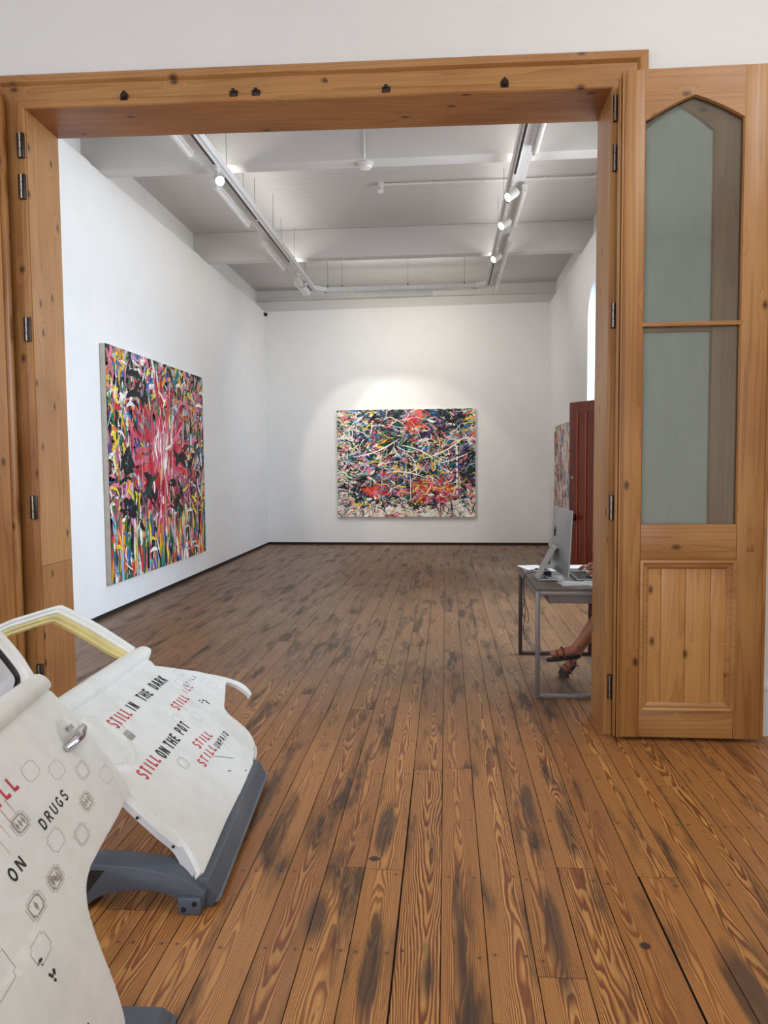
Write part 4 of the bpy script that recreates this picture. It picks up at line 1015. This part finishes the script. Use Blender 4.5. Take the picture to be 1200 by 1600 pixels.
# ------------------------------------------------------------------ leaning car panels
class Panel:
    """curved sheet-metal skin: u along the sill line, v down the slope, w outwards"""
    def __init__(s, A, d, v, n, h): s.A, s.d, s.v, s.n, s.h = V(A), V(d), V(v), V(n), h
    def P(s, u, v, w=0.0): return s.A+s.d*u+s.v*v+s.n*(s.h(u, v)+w)
    def sheet(s, outline, t, step=.0125, vcuts=()):
        bm = BM(); vs = [bm.verts.new((a, b, 0)) for a, b in outline]; bm.faces.new(vs)
        us = [p[0] for p in outline]; ws = [p[1] for p in outline]
        def cuts(lo, hi, axis):
            k = math.ceil(lo/step)
            while k*step < hi:
                co = [0, 0, 0]; co[axis] = k*step; no = [0, 0, 0]; no[axis] = 1
                bmesh.ops.bisect_plane(bm, geom=bm.verts[:]+bm.edges[:]+bm.faces[:], plane_co=co, plane_no=no, dist=1e-6); k += 1
        cuts(min(us), max(us), 0); cuts(min(ws), max(ws), 1)
        for vc, sl_ in vcuts: bmesh.ops.bisect_plane(bm, geom=bm.verts[:]+bm.edges[:]+bm.faces[:], plane_co=(0, vc, 0), plane_no=(-sl_, 1, 0), dist=1e-6)
        r = bmesh.ops.extrude_face_region(bm, geom=bm.faces[:])
        nv = [g for g in r['geom'] if isinstance(g, bmesh.types.BMVert)]
        bmesh.ops.translate(bm, verts=nv, vec=(0, 0, -t))
        rim = [e for e in bm.edges if abs(e.verts[0].co.z) < 1e-7 and abs(e.verts[1].co.z) < 1e-7 and any(abs(f.normal.z) < .5 for f in e.link_faces)]
        bm.normal_update()
        rim = [e for e in bm.edges if abs(e.verts[0].co.z) < 1e-7 and abs(e.verts[1].co.z) < 1e-7 and any(abs(f.normal.z) < .5 for f in e.link_faces)]
        bmesh.ops.bevel(bm, geom=rim, offset=.004, segments=2, profile=.5, affect='EDGES')
        for q in bm.verts: q.co = s.P(q.co.x, q.co.y, q.co.z)
        return bm
    def flat(s, bm, polys, w=.0009, step=.012):
        """paint: polygons in (u, v) laid on the skin"""
        for poly in polys:
            b2 = BM(); vs = [b2.verts.new((a, b, 0)) for a, b in poly]
            try: b2.faces.new(vs)
            except ValueError: b2.free(); continue
            for axis in (0, 1):
                lo = min(p[axis] for p in poly); hi = max(p[axis] for p in poly); k = math.ceil(lo/step)
                while k*step < hi:
                    co = [0, 0, 0]; co[axis] = k*step; no = [0, 0, 0]; no[axis] = 1
                    bmesh.ops.bisect_plane(b2, geom=b2.verts[:]+b2.edges[:]+b2.faces[:], plane_co=co, plane_no=no, dist=1e-6); k += 1
            mp = {q: bm.verts.new(s.P(q.co.x, q.co.y, w)) for q in b2.verts}
            for f in b2.faces: bm.faces.new([mp[q] for q in f.verts])
            b2.free()
        return bm

# stencil alphabet: strokes on a 1 x 1 cell (y up)
def arc(cx, cy, rx, ry, a0, a1, n=8): return [(cx+rx*math.cos(math.radians(a0+(a1-a0)*i/n)), cy+ry*math.sin(math.radians(a0+(a1-a0)*i/n))) for i in range(n+1)]
GLY = {
 'S': [arc(.5, .74, .36, .22, 20, 262), arc(.5, .27, .37, .24, 82, -160)],
 'T': [[(.04, .93), (.96, .93)], [(.5, .82), (.5, 0)]], 'I': [[(.5, 0), (.5, 1)]], 'L': [[(.2, 1), (.2, 0)], [(.32, .08), (.92, .08)]],
 'N': [[(.12, 0), (.12, 1)], [(.88, 0), (.88, 1)], [(.2, .94), (.8, .06)]], 'H': [[(.12, 0), (.12, 1)], [(.88, 0), (.88, 1)], [(.22, .5), (.78, .5)]],
 'E': [[(.15, 0), (.15, 1)], [(.27, .93), (.9, .93)], [(.27, .5), (.8, .5)], [(.27, .07), (.9, .07)]],
 'D': [[(.15, 0), (.15, 1)], [(.28, .93), (.5, .92)]+arc(.5, .5, .37, .42, 78, -78)+[(.28, .07)]],
 'A': [[(.05, 0), (.44, 1)], [(.95, 0), (.56, 1)], [(.3, .32), (.7, .32)]], 'R': [[(.15, 0), (.15, 1)], [(.28, .93), (.5, .93)]+arc(.5, .72, .34, .21, 80, -80)+[(.3, .5)], [(.5, .46), (.9, 0)]],
 'K': [[(.15, 0), (.15, 1)], [(.3, .48), (.88, 1)], [(.42, .54), (.9, 0)]], 'P': [[(.15, 0), (.15, 1)], [(.28, .93), (.5, .93)]+arc(.5, .70, .34, .23, 80, -80)+[(.28, .46)]],
 'O': [arc(.5, .5, .37, .46, 82, 278), arc(.5, .5, .37, .46, 262, 458)], 'U': [[(.14, 1), (.14, .3)]+arc(.5, .30, .36, .25, 180, 262), [(.86, 1), (.86, .3)]+arc(.5, .30, .36, .25, 0, -82)],
 'G': [arc(.5, .5, .38, .45, 40, 320), [(.86, .1), (.86, .42)], [(.6, .44), (.9, .44)]],
}
def thick(line, w, ax):
    """polyline -> quads of a constant stroke width; ax = (cell width, cell height)"""
    P = [V((x*ax[0], y*ax[1], 0)) for x, y in line]; L, Rr = [], []
    for i, p in enumerate(P):
        t_ = (P[min(i+1, len(P)-1)]-P[max(i-1, 0)]).normalized(); nrm = V((-t_.y, t_.x, 0))*w/2; L.append(p+nrm); Rr.append(p-nrm)
    return [(L[i], L[i+1], Rr[i+1], Rr[i]) for i in range(len(P)-1)]
def lettering(pan, word, u0, u1, v0, h, mat, parent, label, slope=0.0, sw=.225, drips=(), rng=random.Random(2), wf=.66):
    """word set from u0 to u1, standing on v0, letters pointing up the slope"""
    n = len(word); pitch = (u1-u0)/n; cw = pitch*wf; bm = BM()
    for i, chx in enumerate(word):
        x = u0+pitch*(i+(1-wf)/2); jy = rng.uniform(-.02, .02)*h
        cwi = cw
        for line in GLY[chx]:
            for q in thick(line, sw*min(h, cw*1.7), (cwi, h)):
                pan.flat(bm, [[(x+p.x, v0+jy+slope*(x+p.x-u0)-p.y) for p in q]])
    for (du, dl) in drips:
        pan.flat(bm, [[(du, v0-.008), (du+.0022, v0-.008), (du+.0012, v0+dl), (du+.0004, v0+dl)]])
    return obj('stencil_print', bm, mat, parent, False, label, fixn=False)
def emblem_poly(cu, cv, hu, hv, k=1.0, nt=.26):
    hu, hv = hu*k, hv*k; a, b = hu*nt, hv*nt*1.2
    return [(cu-hu+a, cv-hv), (cu+hu-a, cv-hv), (cu+hu-a, cv-hv+b), (cu+hu, cv-hv+b), (cu+hu, cv+hv-b), (cu+hu-a, cv+hv-b), (cu+hu-a, cv+hv), (cu-hu+a, cv+hv), (cu-hu+a, cv+hv-b), (cu-hu, cv+hv-b), (cu-hu, cv-hv+b), (cu-hu+a, cv-hv+b)]
def ring(pan, bm, cu, cv, hu, hv, k, wd):
    A = emblem_poly(cu, cv, hu, hv, k); B = emblem_poly(cu, cv, hu-wd, hv-wd*.8, k)
    for i in range(12): pan.flat(bm, [[A[i], A[(i+1) % 12], B[(i+1) % 12], B[i]]])
def emblem(pan, cu, cv, hu, hv, style, mat, parent):
    bm = BM(); ring(pan, bm, cu, cv, hu, hv, 1, .0016)
    if style >= 1: ring(pan, bm, cu, cv, hu*.80, hv*.80, 1, .0016 if style == 1 else .005)
    if style >= 2:
        for s_ in ((-.42, 0), (0, 0), (.42, 0)):
            if style == 3 and s_[0] != 0: continue
            x, y = cu+s_[0]*hu, cv; pan.flat(bm, [[(x-.16*hu, y), (x, y-.5*hv), (x+.16*hu, y), (x, y+.5*hv)]])
        for sx in (-1, 1): pan.flat(bm, [[(cu+sx*.72*hu, cv-.35*hv*sx), (cu+sx*.5*hu, cv-.5*hv*sx), (cu+sx*.72*hu, cv-.62*hv*sx)]])
    if style == 4:
        pan.flat(bm, [[(cu-.62*hu, cv-.3*hv), (cu-.3*hu, cv-.62*hv), (cu+.62*hu, cv+.3*hv), (cu+.3*hu, cv+.62*hv)]])
    return obj('emblem_print', bm, mat, parent, False, None, fixn=False)
def ring_frame(pan, outer, inner, w0, w1, closed=False):
    """window frame: band between two lines in (u, v), from height w0 to w1"""
    bm = BM(); n = len(outer); R4 = []
    for (a, b), (c, d) in zip(outer, inner):
        du, dv = c-a, d-b
        R4.append([bm.verts.new(pan.A+pan.d*(a+du*f)+pan.v*(b+dv*f)+pan.n*(.002+w)) for f, w in ((0, w0), (.0, w1-.012), (.14, w1-.003), (.32, w1), (.62, w1-.006), (.72, w1-.018), (1, w1-.022), (1, w0))])
    m = len(R4[0])
    for A, B in (list(zip(R4, R4[1:]))+([(R4[-1], R4[0])] if closed else [])):
        for j in range(m): bm.faces.new((A[j], A[(j+1) % m], B[(j+1) % m], B[j]))
    if not closed: bm.faces.new(R4[0][::-1]); bm.faces.new(R4[-1])
    return bm
def smooth_loop(P, k=5):
    out = []
    for i in range(len(P)-1):
        a, b, c, d = P[max(i-1, 0)], P[i], P[i+1], P[min(i+2, len(P)-1)]
        for q in range(k):
            s = q/k; out.append(tuple(.5*((2*b[j])+(c[j]-a[j])*s+(2*a[j]-5*b[j]+4*c[j]-d[j])*s*s+(3*b[j]-a[j]-3*c[j]+d[j])*s**3) for j in (0, 1)))
    return out+[P[-1]]
def camber(u, v):
    h = .035*(1-((v-.4)/.45)**2) if v > 0 else .035*(1-(.4/.45)**2)
    if 0 <= v < .016: h -= .007*(1-v/.016)
    if -.085 < v < 0: h += .032*math.sqrt(max(0, 1-((v+.0425)/.0425)**2))
    return h
def dish(u, v, cu, cv, r, depth):
    d = math.hypot(u-cu, v-cv)/r
    return -depth*(1-d*d) if d < 1 else 0

# --- nearest panel: rear side door with a wheel-arch cut-out
def h1(u, v): return camber(u, v)+dish(u, v, -.145, .185, .082, .022)
D1 = Panel((-1.4471, 2.6155, .78), (-.18164, .98336, 0), (.51876, .09582, -.84953), (.8354, .15431, .52754), h1)
edge1 = [(-.027, .005), (-.029, .034), (-.021, .098), (-.034, .14), (-.037, .202), (-.028, .268), (-.023, .338), (-.019, .395), (-.024, .455), (-.035, .474), (-.06, .480), (-.226, .485), (-.427, .483), (-.553, .484)]+smooth_loop([(-.553, .484), (-.625, .5), (-.682, .535), (-.714, .578), (-.745, .647), (-.773, .736), (-.803, .804), (-.825, .83)], 4)[1:]
out1 = [(-1.36, -.080), (-.111, -.080), (-.085, -.068), (-.066, -.040), (-.045, -.012)]+edge1+[(-1.36, .83)]
d1 = thing('car_door_shell', 'white car door nearest the camera, with chrome handle, wheel-arch cut-out and the stencilled word DRUGS', 'car door', D1.P(-.85, .83, -.02), 'stencilled car panels on the floor')
obj('door_skin', D1.sheet(out1, .040, vcuts=[(q, 0) for q in (-.083, -.080, -.006, -.002, .001, .004, .008)]), M['enamel'], d1, label='white painted outer skin')
po = smooth_loop([(-.096, -.055), (-.098, -.10), (-.092, -.16), (-.110, -.25), (-.165, -.38), (-.235, -.445), (-.34, -.47), (-.9, -.47), (-1.30, -.44), (-1.35, -.05)], 4)
pi_ = smooth_loop([(-.20, -.070), (-.158, -.10), (-.152, -.15), (-.168, -.24), (-.215, -.345), (-.27, -.395), (-.36, -.415), (-.9, -.415), (-1.25, -.39), (-1.29, -.07)], 4)
wf = obj('window_frame', ring_frame(D1, po, pi_, -.025, .028), M['enamel'], d1)
cin = [(a+(c-a)*.97, b+(d_-b)*.97) for (a, b), (c, d_) in zip(po, pi_)]
cin2 = [(a+(c-a)*1.40, b+(d_-b)*1.40) for (a, b), (c, d_) in zip(po, pi_)]
obj('window_channel', ring_frame(D1, cin, cin2, -.030, .006), M['rubber'], wf, label='black glass channel')
c3_ = [(a+(c-a)*1.36, b+(d_-b)*1.36) for (a, b), (c, d_) in zip(po, pi_)]; c4_ = [(a+(c-a)*1.58, b+(d_-b)*1.58) for (a, b), (c, d_) in zip(po, pi_)]
obj('inner_frame', ring_frame(D1, c3_, c4_, -.060, -.004), M['enamel_in'], d1)
# chrome lever over its round recess
bm = BM(); n_ = 14; Rg = []
for i in range(n_+1):
    q = i/n_; a_ = -.252+.215*q; w_ = .000+.022*math.sin(PI*min(1, .12+q*.80)); hw = .008+.010*math.sin(PI*(.10+.62*q)); th = .006+.003*q
    c0 = D1.A+D1.d*a_+D1.v*(.186+.004*math.sin(PI*q))+D1.n*(camber(a_, .186)+w_)
    Rg.append([bm.verts.new(c0+D1.v*(hw*math.cos(2*PI*k/12))+D1.n*(th*math.sin(2*PI*k/12))) for k in range(12)])
for A, B in zip(Rg, Rg[1:]):
    for k in range(12): bm.faces.new((A[k], A[(k+1) % 12], B[(k+1) % 12], B[k]))
bm.faces.new(Rg[0][::-1]); bm.faces.new(Rg[-1])
hd = obj('handle', bm, M['chrome'], d1, label='chrome lever handle')
bm = BM(); obox(bm, D1.A+D1.d*-.105+D1.v*.150+D1.n*(camber(-.1, .15)-.004), D1.d*.009, D1.v*.006, D1.n*.007, .002); obj('lock_button', bm, M['chrome'], d1)
lettering(D1, 'STILL', -.872, -.590, .157, .046, M['red_paint'], d1, 'large red stencilled word STILL', 0, .24, ((-.835, .10), (-.79, .075), (-.745, .085), (-.70, .05)))
lettering(D1, 'DRUGS', -.652, -.415, .297, .034, M['black_paint'], d1, 'smudged black stencilled word DRUGS', 0, .20)
lettering(D1, 'ON', -.905, -.80, .313, .034, M['black_paint'], d1, 'black stencilled word ON')
for (cu, cv_, s_, m_) in ((-.498, .149, 0, 'grey_paint'), (-.372, .21, 0, 'grey_paint'), (-.242, .28, 1, 'grey_paint'), (-.121, .361, 0, 'tan_paint'), (-.348, .354, 2, 'tan_paint'), (-.713, .226, 2, 'grey_paint'), (-.742, .403, 4, 'tan_paint'), (-.880, .397, 3, 'grey_paint'), (-.626, .341, 0, 'grey_paint'), (-.493, .402, 1, 'grey_paint'), (-.963, .470, 0, 'grey_paint'), (-1.135, .408, 0, 'grey_paint')):
    emblem(D1, cu, cv_, .047 if cu > -1.1 else .06, .027 if cu > -1.1 else .04, s_, M[m_], d1)
bm = BM(); rr = random.Random(5)
for (cu, cv_, k) in ((-.983, .536, 7), (-1.001, .487, 5), (-.985, .700, 2)):
    for j in range(k):
        a, b = cu+rr.gauss(0, .008), cv_+rr.gauss(0, .006); s_ = rr.uniform(.003, .007)
        D1.flat(bm, [[(a-s_, b-s_*.5), (a+s_*.3, b-s_), (a+s_, b+s_*.2), (a, b+s_*.8)]])
    obj('paint_chip', bm, M['black_paint'], d1, False, fixn=False); bm = BM()

# --- second panel: front door
def h2(u, v):
    vs = v-.025*u-.008
    h = camber(u, vs)
    d = math.hypot((u+1.125)/.150, (v-.12)/.172)
    return h-.026*(1-min(1, d)**8)+(.014*math.exp(-((d-1.06)/.08)**2)*min(1, max(0, (v-.02)/.04)))
D2 = Panel((-1.6051, 3.9441, .56), (-.07817, .99694, 0), (.80584, .06319, -.58876), (.58695, .04602, .80831), h2)
out2 = [(-1.30, -.118), (-.96, -.108), (-.102, -.088), (-.042, -.060), (-.016, -.016), (-.045, .0), (-.077, .013), (-.134, .082), (-.20, .165), (-.238, .251), (-.259, .332), (-.285, .418), (-.299, .517), (-.323, .595), (-.361, .704), (-.389, .755), (-.419, .762), (-.738, .763), (-1.014, .758), (-1.414, .762), (-1.432, .750)]+smooth_loop([(-1.432, .75), (-1.352, .659), (-1.343, .554), (-1.327, .449), (-1.308, .369), (-1.290, .25), (-1.30, .0)], 3)[1:]
d2 = thing('car_door_shell', 'white car door behind the nearest one, stencilled STILL IN THE DARK', 'car door', D2.P(-.9, .76, -.02), 'stencilled car panels on the floor')
obj('door_skin', D2.sheet(out2, .036, vcuts=[(q+.008, .025) for q in (-.083, -.080, -.006, -.002, .001, .004, .008)]), M['enamel'], d2)
wo = smooth_loop([(-.087, -.080), (-.093, -.221), (-.109, -.324), (-.146, -.429), (-.172, -.490), (-.216, -.514), (-.507, -.534), (-.739, -.542), (-1.10, -.50), (-1.27, -.10)], 4)
wi = smooth_loop([(-.200, -.085), (-.236, -.158), (-.252, -.272), (-.275, -.374), (-.305, -.448), (-.345, -.470), (-.560, -.487), (-.780, -.495), (-1.05, -.45), (-1.20, -.10)], 4)
wim = [(a+(c-a)*.52, b+(d_-b)*.52) for (a, b), (c, d_) in zip(wo, wi)]
wf2 = obj('window_frame', ring_frame(D2, wo, wim, -.030, .024), M['enamel'], d2)
wi0 = [(a+(c-a)*.50, b+(d_-b)*.50) for (a, b), (c, d_) in zip(wo, wi)]
obj('inner_lip', ring_frame(D2, wi0, wi, -.036, .000), M['yellow_primer'], d2, label='yellowed primer on the inner lip of the window frame')
lettering(D2, 'STILL', -.945, -.745, .168, .060, M['red_paint'], d2, 'red stencilled word STILL, upper line', 0, .23, ((-.90, .03), (-.80, .02)))
for w_, a, b in (('IN', -.728, -.648), ('THE', -.582, -.445), ('DARK', -.395, -.205)): lettering(D2, w_, a, b, .166, .056, M['black_paint'], d2, 'black stencilled word '+w_+' of the upper line', .03)
lettering(D2, 'STILL', -1.168, -.960, .396, .054, M['red_paint'], d2, 'red stencilled word STILL, lower line', 0, .23)
for w_, a, b in (('ON', -.945, -.855), ('THE', -.838, -.70), ('POT', -.662, -.535)): lettering(D2, w_, a, b, .403, .054, M['black_paint'], d2, 'black stencilled word '+w_+' of the lower line', .03)
lettering(D2, 'STILL', -.468, -.262, .313, .048, M['red_paint'], d2, 'red stencilled STILL at the upper right', .02, .22, ((-.40, .04), (-.33, .05), (-.29, .03)))
lettering(D2, 'STILL', -.675, -.465, .500, .045, M['red_paint'], d2, 'red stencilled STILL at the lower right', .10, .22)
lettering(D2, 'STILL', -.790, -.555, .566, .045, M['red_paint'], d2, 'red stencilled STILL before UNPAID', .02, .22)
lettering(D2, 'UNPAID', -.550, -.338, .578, .034, M['black_paint'], d2, 'black stencilled word UNPAID', .03, .2, ((-.47, .03), (-.42, .05)))
for (cu, cv_, s_) in ((-.872, .476, 1), (-.546, .338, 0), (-.40, .40, 0)): emblem(D2, cu, cv_, .036, .030, s_, M['tan_paint'], d2)
bm = BM()                                               # small grey stencilled cake
D2.flat(bm, [[(-.975, .216), (-.905, .216), (-.915, .246), (-.965, .246)]])
for k in range(5): D2.flat(bm, [[(-.974+k*.0145, .214), (-.962+k*.0145, .214), (-.965+k*.0145, .196-.006*(k % 2)), (-.971+k*.0145, .196)]])
obj('emblem_print', bm, M['grey_paint'], d2, False, 'small grey stencil of a cake', fixn=False)
for q in ([(-.672, .668), (-.668, .664), (-.640, .676), (-.643, .680)], [(-.655, .565), (-.653, .563), (-.52, .66), (-.522, .662)], [(-1.165, .190), (-1.150, .183), (-1.138, .204), (-1.155, .212)], [(-.545, .742), (-.540, .737), (-.528, .744), (-.536, .749)]):
    obj('paint_chip', D2.flat(BM(), [q]), M['black_paint'], d2, False, fixn=False)
bm = BM()                                               # turned-in flange along the near lower edge
fl = smooth_loop([(-1.425, .735), (-1.345, .640), (-1.338, .554), (-1.322, .449), (-1.303, .369), (-1.286, .25)], 4)
Rg = [[bm.verts.new(D2.A+D2.d*(u+du)+D2.v*v+D2.n*(h2(u, v)+w)) for du, w in ((.0, -.020), (-.010, -.056), (.03, -.060), (.03, -.030))] for u, v in fl]
for A, B in zip(Rg, Rg[1:]):
    for j in range(4): bm.faces.new((A[j], A[(j+1) % 4], B[(j+1) % 4], B[j]))
obj('inner_flange', bm, M['enamel_in'], d2)
bm = BM()
for u, v in ((-1.345, .62), (-1.34, .45), (-1.315, .36)): obj('screw', lathe(BM(), D2.A+D2.d*(u-.004)+D2.v*v+D2.n*(h2(u, v)-.04), -D2.d, [(.006, 0), (.006, .003), (.003, .005)], 10), M['hinge'], d2)
bm.free()

# --- third panel: front wing lying behind
hf = lambda u, v: .03*(1-((v+.2)/.3)**2) if v > -.5 else 0
D3 = Panel((-1.0182, 3.8585, .03), (-.07817, .99694, 0), (.81665, .06403, -.57358), (.57182, .04484, .81915), hf)
arcx = smooth_loop([(.007, .0), (.083, -.022), (.144, -.050), (.200, -.097), (.222, -.159), (.240, -.237), (.290, -.285), (.411, -.312), (.596, -.352)], 3)
arm = smooth_loop([(.596, -.352), (.671, -.360), (.697, -.318), (.705, -.272), (.690, -.217), (.655, -.193)], 3)
top3 = smooth_loop([(.655, -.193), (.719, -.195), (.765, -.231), (.782, -.287), (.749, -.359), (.693, -.442), (.612, -.535), (.473, -.632), (.361, -.710), (.253, -.775)], 3)
out3 = [(-.056, -.0)]+arcx+arm[1:]+top3[1:]+[(.10, -.79), (-.05, -.72), (-.16, -.45), (-.16, -.12)]
d3 = thing('car_wing', 'white car front wing lying behind the second door, its hooked end pointing right', 'car wing', D3.P(0, 0, -.015), 'stencilled car panels on the floor')
obj('wing_skin', D3.sheet(out3, .022), M['enamel'], d3)
lettering(D3, 'STILL', .10, .36, -.500, .038, M['red_paint'], d3, 'red stencilled word STILL, partly behind the door', .0, .17)
lettering(D3, 'STILL', .28, .52, -.527, .026, M['black_paint'], d3, 'faint black stencilled word', .0, .15)
for (cu, cv_) in ((.396, -.621), (.298, -.575), (.50, -.42)): emblem(D3, cu, cv_, .04, .028, 0, M['grey_paint'], d3)
bm = BM(); rr = random.Random(8)
for j in range(7): 
    a, b = .22+rr.gauss(0, .02), -.41+rr.gauss(0, .015); D3.flat(bm, [[(a-.012, b), (a, b-.006), (a+.012, b), (a, b+.005)]])
obj('paint_chip', bm, M['black_paint'], d3, False, fixn=False)
bm = BM(); pts = [D3.P(u, v, .002) for u, v in ((-.052, -.004), (.02, -.012), (.08, -.030))]; tube(bm, pts, .009, 8); obj('edge_trim', bm, M['base_white'], d3)

# --- slate-grey sill assembly under the second door
sx = V((-.078, .997, 0)).normalized(); so_ = V((.997, .078, 0)); s0 = V((-.872, 2.565, 0))
sl = thing('car_sill', 'slate-grey car body sill with an arched pillar foot, under the second door', 'car sill', (-.9, 2.9, 0))
Lx = 1.09
bm = BM()
prof = [(-.075, .0), (.028, .0), (.046, .028), (.052, .034), (.046, .044), (.018, .104), (-.008, .112), (-.030, .104), (-.050, .05), (-.075, .03)]
prism(bm, [s0+so_*a+V((0, 0, b)) for a, b in prof], sx*Lx, .004); obj('sill', bm, M['slate'], sl)
bm = BM(); prism(bm, [s0+so_*a+V((0, 0, b)) for a, b in ((.040, .018), (.058, .024), (.058, .033), (.040, .036))], sx*(Lx+.03)); obj('flange', bm, plain('worn_slate_edge', srgb(112, 118, 126), .4), sl)
top = smooth_loop([(-1.42, .130), (-1.307, .160), (-1.175, .160), (-1.075, .152), (-.956, .128), (-.897, .100), (-.858, .070)], 4)
bot = smooth_loop([(-.868, .0), (-.952, .0), (-.952, .038), (-.975, .052), (-1.010, .064), (-1.077, .074), (-1.198, .060), (-1.26, .035), (-1.312, .0), (-1.42, .0)], 4)
bm = BM(); prism(bm, [(x, 2.53, z) for x, z in top+bot], (0, .11, 0), .004); obj('pillar_foot', bm, M['slate'], sl)
bm = BM(); prism(bm, [(-1.40, 2.527, .115), (-1.275, 2.527, .142), (-1.225, 2.527, .142), (-1.30, 2.527, .045), (-1.33, 2.527, .012), (-1.40, 2.527, .012)], (0, .002, 0)); obj('recess', bm, M['rubber'], sl, False)  # flat black patch painting the shade of a hollow that is not cut
bm = BM(); box(bm, -.952, -.868, 2.512, 2.535, .0, .062, .006); fb = obj('foot_plate', bm, M['slate'], sl)
bm = BM()
for x, z in ((-.890, .042), (-.930, .020)): obj('bolt', lathe(BM(), (x, 2.512, z), (0, -1, 0), [(.009, 0), (.008, .006), (0, .007)], 10), M['black'], fb)
bm.free()

# --- second slate sill under the nearest door
e1 = V(D1.d).normalized(); q1 = V((1, .18, 0)).normalized(); s1 = V((-.905, 1.985, 0))
sl2 = thing('car_sill', 'slate-grey car body sill under the nearest white door, at the bottom edge of the view', 'car sill', (-.85, 1.6, 0))
bm = BM(); prism(bm, [s1+q1*a+V((0, 0, b)) for a, b in ((-.09, 0), (.115, 0), (.125, .028), (.095, .050), (.0, .060), (-.06, .064), (-.09, .04))], -e1*1.0, .005); obj('sill', bm, M['slate'], sl2)
bm = BM(); prism(bm, [s1+q1*a+V((0, 0, b)) for a, b in ((.115, .008), (.137, .012), (.137, .02), (.115, .024))], -e1*1.0); obj('flange', bm, M['slate'], sl2)
# ------------------------------------------------------------------ light, world, camera
def area(name, loc, aim, sx, sy, power, col=(1, 1, 1)):
    L = bpy.data.lights.new(name, 'AREA'); L.shape = 'RECTANGLE'; L.size = sx; L.size_y = sy; L.energy = power; L.color = col
    o = link(bpy.data.objects.new(name, L)); o.location = loc; o.rotation_euler = (V(aim)-V(loc)).to_track_quat('-Z', 'Z').to_euler(); return o
# daylight at the front room's tall windows
area('rear_window_daylight', (-2.6, -3.62, 2.55), (-2.2, 4, 1.2), 1.6, 3.2, 86, (.93, .97, 1))
area('rear_window_daylight', (.4, -3.62, 2.55), (.2, 4, 1.2), 1.6, 3.2, 82, (.95, .98, 1))
area('left_window_daylight', (-4.52, -1.4, 2.55), (2, 2.0, 1.2), 1.6, 3.2, 25, (.88, .94, 1))
area('left_window_daylight', (-4.52, 2.0, 2.55), (2, 2.2, 1.2), 1.6, 3.2, 22, (.88, .94, 1))
# added overhead fill to brighten the car panels, no known ceiling lamp
area('added_panel_fill', (2.3, 2.5, 5.0), (-1.0, 1.9, .3), 0.9, .9, 66, (1, .97, .93))
# daylight outside the arched opening, then an added unseen side fill
area('arch_daylight', (5.0, 8.5, 3.7), (-3.6, 12.6, 2.6), 2.0, 2.4, 520, (.55, .75, 1))
area('added_side_fill', (2.45, 7.3, 2.0), (-3.6, 7.3, 2.6), 3.0, 3.2, 132, (.96, .98, 1))

w = bpy.data.worlds.new('overcast_sky'); S.world = w; w.use_nodes = True
bg = w.node_tree.nodes['Background']; bg.inputs[0].default_value = (.70, .80, 1.0, 1); bg.inputs[1].default_value = .9

cam = bpy.data.cameras.new('camera'); co = link(bpy.data.objects.new('camera', cam)); S.camera = co
F_, yaw, pit, roll = 1180.0, math.atan2(97, 1180), math.atan2(72, 1180), .0085
cam.sensor_fit = 'HORIZONTAL'; cam.sensor_width = 36; cam.lens = 36*F_/1200; cam.clip_start = .05
f = V((-math.sin(yaw)*math.cos(pit), math.cos(yaw)*math.cos(pit), -math.sin(pit))); r = V((math.cos(yaw), math.sin(yaw), 0)); u = r.cross(f)
r2_, u2_ = r*math.cos(roll)-u*math.sin(roll), u*math.cos(roll)+r*math.sin(roll)
mw = Matrix((r2_, u2_, -f)).transposed().to_4x4(); mw.translation = V((0, 0, 1.58)); co.matrix_world = mw

S.view_settings.view_transform = 'Standard'; S.view_settings.look = 'None'; S.view_settings.gamma = 1; S.view_settings.exposure = 0; S.view_settings.use_curve_mapping = False
cy = S.cycles
cy.use_denoising = True; cy.max_bounces = 10; cy.diffuse_bounces = 6; cy.glossy_bounces = 4; cy.transmission_bounces = 6; cy.transparent_max_bounces = 12
cy.sample_clamp_indirect = 6; cy.caustics_reflective = False; cy.caustics_refractive = False
